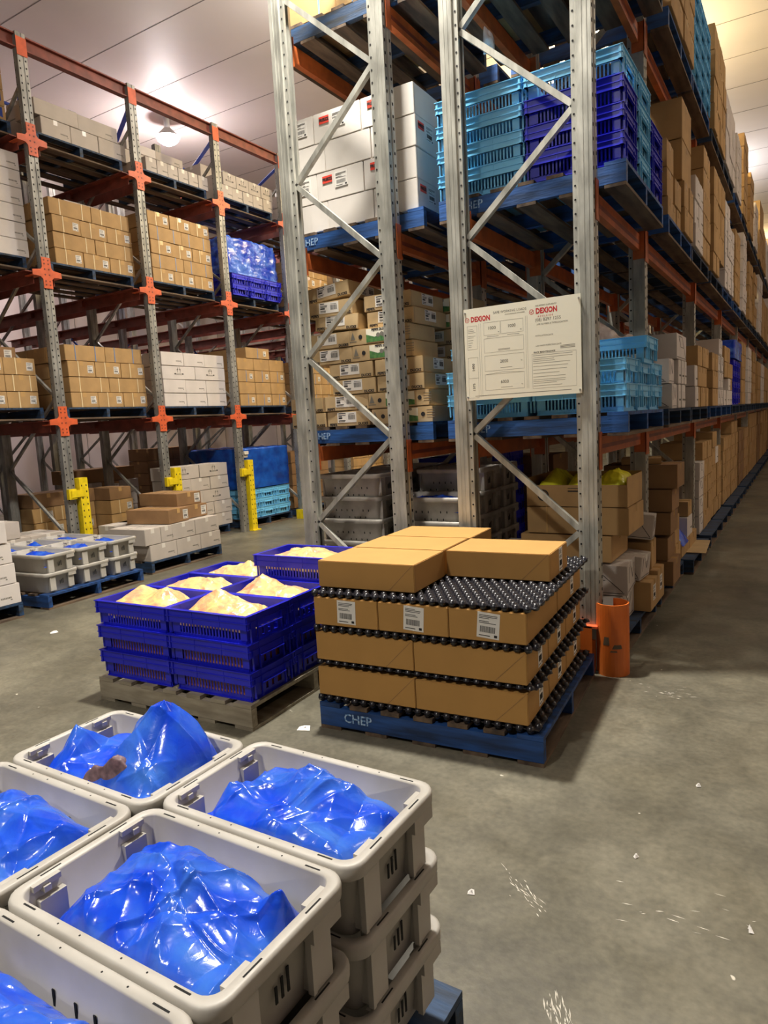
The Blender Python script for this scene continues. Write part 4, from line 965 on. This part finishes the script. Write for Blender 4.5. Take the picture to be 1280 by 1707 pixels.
aisle(4, 1.541, [(.19, [('white', .28)]*4, 0), (.15, [('white', .3), ('kraft_side', .3)], .5), (.19, [('kraft_plain', .35)]*3, 0), (.19, [('kraft_plain', .35)]*2, 0)], .5, 'lower beam level, %s' % o2[4], -.87, 74)
def aisle_far(i, z, h, n, st, lev, w=.38, x=-.87):
    stack(fr(x, PY(i)-.57, A), A, z, [(h, [(st, w)]*int(1.14/w), 0)]*n, .5, far, 'far cartons along the right aisle', seed=i*7+int(z), shared='%s far down the right aisle, %s' % (DESC[st], lev))
for i in range(5, NP):
    w = .38 if i < 9 else .56; h = .19 if i < 9 else .28; m = 1 if i < 9 else .67
    if i == 5:
        for r_ in range(3):
            for q in range(4): crate(-1.17, PY(5)-.39+r_*.39, 1.542+q*.15, 'db', 'royal blue crate on the lower beam level far along the aisle, %s, %s' % (ROWN[q], ('near', 'middle', 'far')[r_]), 'blue crates far along the aisle')
        o = link('film_load', film_block('film_load', .6, 1.14, .25, bluewrap, 9, .015), None, (-1.17, PY(5), 2.175)); tag(o, 'blue film over the crates on the lower beam level, far along the aisle', 'plastic wrap')
    else: aisle_far(i, 1.541, h, round(5*m), ('kraft_side', 'white', 'kraft_plain')[i % 3], 'lower beam level', w)
    aisle_far(i, 2.941, h, round((6, 5, 5)[i % 3]*m), ('white', 'kraft_side', 'kraft_plain')[i % 3], 'middle beam level', w)
    aisle_far(i, 4.341, h, round((6, 5, 4)[i % 3]*m), ('kraft_plain', 'kraft_side', 'white')[i % 3], 'top beam level', w)
# middle beam level near
aisle(1, 2.941, [(.14, [('kraft_side', .2)]*5, 0), (.2, [('kraft_plain', .3)]*2, 0), (.2, [('kraft_side', .3)], 0)], .4, 'middle beam level, %s' % o2[1], -.90, 80)
wrapk = bagmat('clear_film_over_board', (186, 152, 108), (214, 190, 156), .22, 6)
aisle(1, 2.941, [(.2, [('kraft_side', .24)]*2, .62), (.2, [('kraft_side', .24)]*2, .62)], .5, 'middle beam level, %s, far half' % o2[1], -.87, 81)
for i, z in ((0, 3.345), (1, 3.655)): carton(-1.2, PY(1)+.28, z, .62, .5, .305, 'kraft_plain', 'big brown carton wrapped in clear film, %s of two, above the second upright' % ('lower', 'upper')[i], 'film-wrapped big cartons')
aisle(2, 2.941, [(.2, [('white', .27)]*2+[('kraft_side', .27)]*2, 0)]*3+[(.2, [('kraft_side', .27)]*2, .54), (.2, [('kraft_plain', .27)]*2, .54)], .5, 'middle beam level, %s' % o2[2], -.87, 82)
aisle(3, 2.941, [(.2, [('kraft_side', .27)]*2, 0)]+[(.28, [('kraft_side', .37)]*3, 0)]*3, .5, 'middle beam level, %s' % o2[3], -.87, 83)
aisle(4, 2.941, [(.2, [('white', .27)]*4, 0)]*4+[(.2, [('white', .27)]*2, 0)], .5, 'middle beam level, %s' % o2[4], -.87, 84)
# top beam level near
aisle(0, 4.625, [(.25, [('kraft_side', .38)]*3, 0)]*3, .5, 'top beam level, %s' % o2[0], -.87, 85)
aisle(1, 4.341, [(.2, [('kraft_side', .28)]*4, 0)]*3+[(.25, [('kraft_side', .37)]*2, .3)], .5, 'top beam level, %s' % o2[1], -.87, 86)
for r_ in range(3):
    for q in range(5): crate(-1.17, PY(2)-.39+r_*.39, 4.342+q*.15, 'lb', 'light blue crate on the top beam level, %s, %s, third pallet place' % (ROWN[q], ('near', 'middle', 'far')[r_]), 'light blue crates on the top beam level')
aisle(3, 4.341, [(.25, [('kraft_plain', .28)]*4, 0)]*4, .5, 'top beam level, %s' % o2[3], -.87, 87)
aisle(4, 4.341, [(.2, [('white_plain', .38)]*3, 0)]*4, .5, 'top beam level, %s' % o2[4], -.87, 88)
# ------------------------------------------------------------------ LOAD SIGN
t = thing('load_sign', 'cream safe-working-load sign bolted across the right rack end frame', 'sign', (-1.462, 4.005, 1.659))
g = MB(); w, h = .72, .554; g.box(-w/2, w/2, -.002, .002, 0, h, cream); link_me('sign_board', g, t)
g = MB()
def sl(x0, z0, x1, z1, th=.0011): g.bar((x0, -.0021, z0), (x1, -.0021, z1), th, .0002, signgrey, (0, -1, 0))
def rect(x0, z0, x1, z1): sl(x0, z0, x1, z0); sl(x1, z0, x1, z1); sl(x1, z1, x0, z1); sl(x0, z1, x0, z0)
rect(-.34, .015, -.275, .26); sl(-.34, .135, -.275, .135); rect(-.34, .31, -.275, .45)
for x in (-.262, -.250): sl(x, .02, x, .46)
for x in (.035, .045): sl(x, .05, x, .47)
rect(-.23, .385, -.125, .46); rect(-.12, .385, .02, .46); rect(-.23, .28, .02, .365); rect(-.23, .17, .02, .262); rect(-.23, .055, .02, .15); sl(-.23, .15, -.1, .16); sl(-.1, .16, .02, .15)
rect(.07, .045, .33, .245)
r = random.Random(2)
for z in (.235, .222, .212, .202, .19, .172, .152, .132, .112, .095, .085, .075, .06): sl(.075, z, .075+r.uniform(.12, .24), z, .0018)
for z in (.43, .42, .41, .39, .38, .365, .35, .335, .325): sl(-.335, z, -.335+r.uniform(.02, .05), z, .002)
for z in (.265, .272, .279): sl(.24, z, .325, z, .003)
for x, z in ((-.21, .375), (-.08, .375), (-.14, .29), (-.14, .296), (-.13, .185), (-.13, .068)): sl(x, z, x+.075, z, .002)
sl(-.3, .025, .3, .025, .003)
for x in (-.303, .108):
    for a in range(16): p, q = 2*math.pi*a/16, 2*math.pi*(a+1)/16; g.bar((x-.035+.013*math.cos(p), -.0021, .487+.013*math.sin(p)), (x-.035+.013*math.cos(q), -.0021, .487+.013*math.sin(q)), .003, .0003, signred, (0, -1, 0))
    g.bar((x-.041, -.0021, .488), (x-.035, -.0021, .482), .003, .0003, signred, (0, -1, 0)); g.bar((x-.035, -.0021, .482), (x-.027, -.0021, .494), .003, .0003, signred, (0, -1, 0))
link_me('printed_lines', g, t)
TX = [('DEXION', .042, signred, -.250, .487, .0017), ('DEXION', .042, signred, .162, .487, .0017), ('SAFE WORKING LOADS', .0195, signgrey, -.062, .512, 0), ('IN ACCORDANCE WITH AS4084', .0085, signgrey, -.03, .494, 0), ('EQUIPMENT SUPPLIED BY', .011, signgrey, .16, .518, 0), ('A D E L A I D E', .014, signred, .155, .457, 0), ('(08) 8297 1255', .025, signgrey, .17, .437, 0), ('JOB NUMBER & TYPE/LOCATION', .0125, signgrey, .195, .412, 0), ('INSTALLATION DATE', .011, signgrey, .145, .347, 0), ('LAST RACK INSPECTION DATE', .011, signgrey, .17, .29, 0), ('RACK MAINTENANCE', .013, ink, .145, .253, .0002),
      ('1000', .026, ink, -.178, .425, 0), ('1000', .026, ink, -.052, .425, 0), ('2000', .026, ink, -.105, .222, 0), ('6000', .026, ink, -.105, .1, 0), ('kg', .009, signgrey, -.135, .4, 0), ('kg', .009, signgrey, .005, .4, 0), ('kg', .009, signgrey, .005, .22, 0), ('kg', .009, signgrey, .005, .08, 0)]
for s, sz, m, x, z, b in TX:
    o = letter(t, s, sz, m, (x, -.0022, z), bold=b, ext=.0001)
    if s == 'DEXION': o.scale = (.80, 1, 1)
for s, x, z in (('1400', -.305, .2), ('1375', -.305, .08)): o = letter(t, s, .024, ink, (x, -.0022, z), ext=.0001); o.rotation_euler = (R(90), R(-90), 0)
g = MB()
for x in (-.35, .35):
    for z in (.02, .53): g.cyl((x, -.006, z), (x, .06, z), .006, bolt, 10)
link_me('fixing_bolts', g, t)
# ------------------------------------------------------------------ ORANGE GUARD
t = thing('upright_guard', 'scuffed orange half-round steel guard at the foot of the right rack', 'rack protector', (-.96, 4.06, 0))
scuff = mat('scuffed_orange', (216, 112, 38), .45, rgb2=(200, 98, 32), scale=4)
def arc(r, a0, a1, n, z): return [(r*math.cos(R(a0+(a1-a0)*i/n)), r*math.sin(R(a0+(a1-a0)*i/n)), z) for i in range(n+1)]
n = 28; g = MB(); ri_, ro = .086, .094
o0, o1, i0, i1 = arc(ro, -200, 100, n, 0), arc(ro, -200, 100, n, .43), arc(ri_, -200, 100, n, 0), arc(ri_, -200, 100, n, .43)
for k in range(5): o1[k] = (o1[k][0], o1[k][1], .395+.007*k); i1[k] = (i1[k][0], i1[k][1], .395+.007*k)
vs = o0+o1+i0+i1; m = n+1
fs = [(i, i+1, m+i+1, m+i) for i in range(n)]+[(2*m+i+1, 2*m+i, 3*m+i, 3*m+i+1) for i in range(n)]+[(m+i, m+i+1, 3*m+i+1, 3*m+i) for i in range(n)]+[(0, m, 3*m, 2*m), (n, 2*m+n, 3*m+n, m+n)]
g.faces(vs, fs, scuff, False); link_me('guard_shell', g, t)
g = MB(); g.box(-.18, -.09, -.06, .06, .0, .20, scuff); g.box(-.23, -.07, -.085, -.02, .28, .292, orange_l); g.box(-.23, -.10, -.085, -.08, .02, .29, scuff); link_me('guard_bracket', g, t)
g = MB(); mk = mat('bare_scrape', (92, 76, 58), .6)
for a, z, wz, wa_ in ((-100, .19, .05, 12), (-62, .17, .025, 18), (-75, .15, .01, 14)):
    v1 = arc(.0945, a-wa_, a+wa_, 6, z); v2 = arc(.0945, a-wa_*.6, a+wa_*.8, 6, z+wz); g.faces(v1+v2, [(i, i+1, 7+i+1, 7+i) for i in range(6)], mk)
link_me('bare_patches', g, t)
# ------------------------------------------------------------------ litter
lw = mat('litter_paper', (236, 232, 226), .6)
for i, (x, y, s, rz) in enumerate(((-2.19, 2.64, .035, .4), (-5.2, 3.2, .03, 1.2), (-.91, 1.886, .012, .3), (-.113, 2.113, .014, 2), (-.477, 2.316, .009, 1), (-.35, 2.9, .009, .5))):
    g = MB(); g.faces([(-s, -s*.5, .002), (s, -s*.6, .003), (s*.8, s*.5, .012), (0, s*.3, .016), (-s*.9, s*.6, .004)], [(0, 1, 3), (1, 2, 3), (0, 3, 4)], lw); g.faces([(-s*.4, -s*.2, .004), (s*.4, -s*.1, .018), (0, s*.5, .008)], [(0, 1, 2)], lw)
    tag(link('paper_scrap', g.mesh('paper_scrap'), None, (x, y, 0), rz), ('crumpled white scrap beside the blue pallet', 'small white scrap on the floor left of the blue crates', 'tiny white crumb on the bare floor, nearest the grey tubs', 'tiny white crumb on the bare floor at right', 'tiny white crumb on the bare floor, middle', 'tiny white crumb on the floor before the pallet shadow')[i], 'litter')

# ------------------------------------------------------------------ torn bag contents, hanging scrap, scraped paint on the floor
tag(link('frozen_meat', film_mesh('frozen_meat', .24, .055, meat, [(.0, 0, .012, .1, .03)], 61, 0, 60, 18, .022, .9), None, (-1.525, 1.062, .664), R(8)), 'dark frozen meat showing through the torn blue bag, back-left foreground tub', 'meat')
tag(link('film_scrap', film_mesh('film_scrap', .07, .09, clearbag, [], 130, 0, 16, 18, .02, 1.5), None, (-1.72, 4.30, 3.83), rot=(R(80), 0, R(20))), 'small crumpled clear film scrap hanging under the top beam level', 'plastic scrap')
scr = mat('scraped_white_paint', (214, 208, 194), .7)
for i, (x, y, L_, W_, a, n, nm) in enumerate(((-.77, 1.98, .10, .06, -35, 34, 'streaky white scrape on the bare floor near the tub stacks'), (-.52, 1.57, .09, .045, -60, 50, 'dense white scrape on the floor at bottom centre'), (-.60, 3.85, .16, .10, 0, 26, 'faint white flecks on the floor right of the orange guard'), (-.3, 2.1, .3, .2, 10, 16, 'scattered pale flecks on the open floor at right'))):
    g = MB(); r = random.Random(40+i)
    for k in range(n):
        px, py = r.gauss(0, L_*.45), r.gauss(0, W_*.35); l, w = r.uniform(.004, .022), r.uniform(.0006, .0022); t_ = r.uniform(-.25, .25)
        c, q = math.cos(t_), math.sin(t_)
        g.faces([(px-l*c, py-l*q, .0006), (px+w*q, py-w*c, .0006), (px+l*c, py+l*q, .0006), (px-w*q, py+w*c, .0006)], [(0, 1, 2, 3)], scr)
    o = tag(link('paint_scrape', g.mesh('paint_scrape'), None, (x, y, 0), R(a)), nm, 'floor mark', 'pale scrapes on the floor'); o['kind'] = 'stuff'
# ------------------------------------------------------------------ what the room shows: drop unseen repeats, merge the smallest far cartons
def tidy():
    from mathutils.bvhtree import BVHTree
    bpy.context.view_layer.update()
    vs = []; fs = []; own = []
    kids = {}
    for o in COL.objects:
        if o.parent: kids.setdefault(o.parent.name, []).append(o)
    def boxes(o, root):
        if o.type == 'MESH':
            k = len(vs); vs.extend([o.matrix_world @ Vector(c) for c in o.bound_box])
            for f in ((0, 1, 2, 3), (4, 5, 6, 7), (0, 1, 5, 4), (1, 2, 6, 5), (2, 3, 7, 6), (3, 0, 4, 7)): fs.append([k+i for i in f]); own.append(root)
        for c in kids.get(o.name, []): boxes(c, root)
    for o in COL.objects:
        if not o.parent and o.get('category') in ('carton', 'crate', 'tub'): boxes(o, o.name)
    tree = BVHTree.FromPolygons(vs, fs)
    hits = {}; ori = {}; base = Vector((0, 0, 1.549))
    for off, wt, nx in ((Vector((0, 0, 0)), 1, 440), (r2*.5, 0, 200), (r2*-.5, 0, 200), (Vector((0, 0, .3)), 0, 200)):
        ny = int(nx*1.3336)
        for j in range(ny):
            for i in range(nx):
                px = (i+.5)/nx*1280-640; py = 853.5-(j+.5)/ny*1707
                h = tree.ray_cast(base+off, (fw*F_PX+r2*px+u2*py).normalized())
                if h[2] is not None:
                    k = own[h[2]]; ori[k] = 1
                    if wt: hits[k] = hits.get(k, 0)+1
    kinds = {'carton', 'crate'}
    seen = []
    def kill(o):
        for c in kids.get(o.name, []): kill(c)
        bpy.data.objects.remove(o)
    for o in [o for o in COL.objects if not o.parent and o.get('category') in kinds]:
        if o.name not in ori: kill(o)
        elif o.get('category') == 'carton': seen.append((hits.get(o.name, 0), o.name))
    seen.sort(reverse=True)
    print('CARTONS seen', len(seen), 'smallest kept', seen[min(299, len(seen)-1)])
    rest = [bpy.data.objects[n] for h, n in seen[298:]]
    if rest:
        bpy.context.view_layer.update()
        bm = bmesh.new(); mats = []
        for o in rest:
            for q in [o]+kids.get(o.name, []):
                if q.type != 'MESH': continue
                k0 = len(bm.faces); v0 = len(bm.verts); bm.from_mesh(q.data); bm.faces.ensure_lookup_table(); bm.verts.ensure_lookup_table()
                M = q.matrix_world
                for v in bm.verts[v0:]: v.co = M @ v.co
                idx = []
                for m in q.data.materials:
                    if m not in mats: mats.append(m)
                    idx.append(mats.index(m))
                for f in bm.faces[k0:]: f.material_index = idx[f.material_index] if idx else 0
        me = bpy.data.meshes.new('distant_cartons'); bm.to_mesh(me); bm.free()
        for m in mats: me.materials.append(m)
        for o in rest: kill(o)
        d = link('distant_cartons', me); d['kind'] = 'stuff'; d['label'] = 'small and distant stacked cartons deep in the racks and down the aisle'; d['category'] = 'cartons'
tidy()
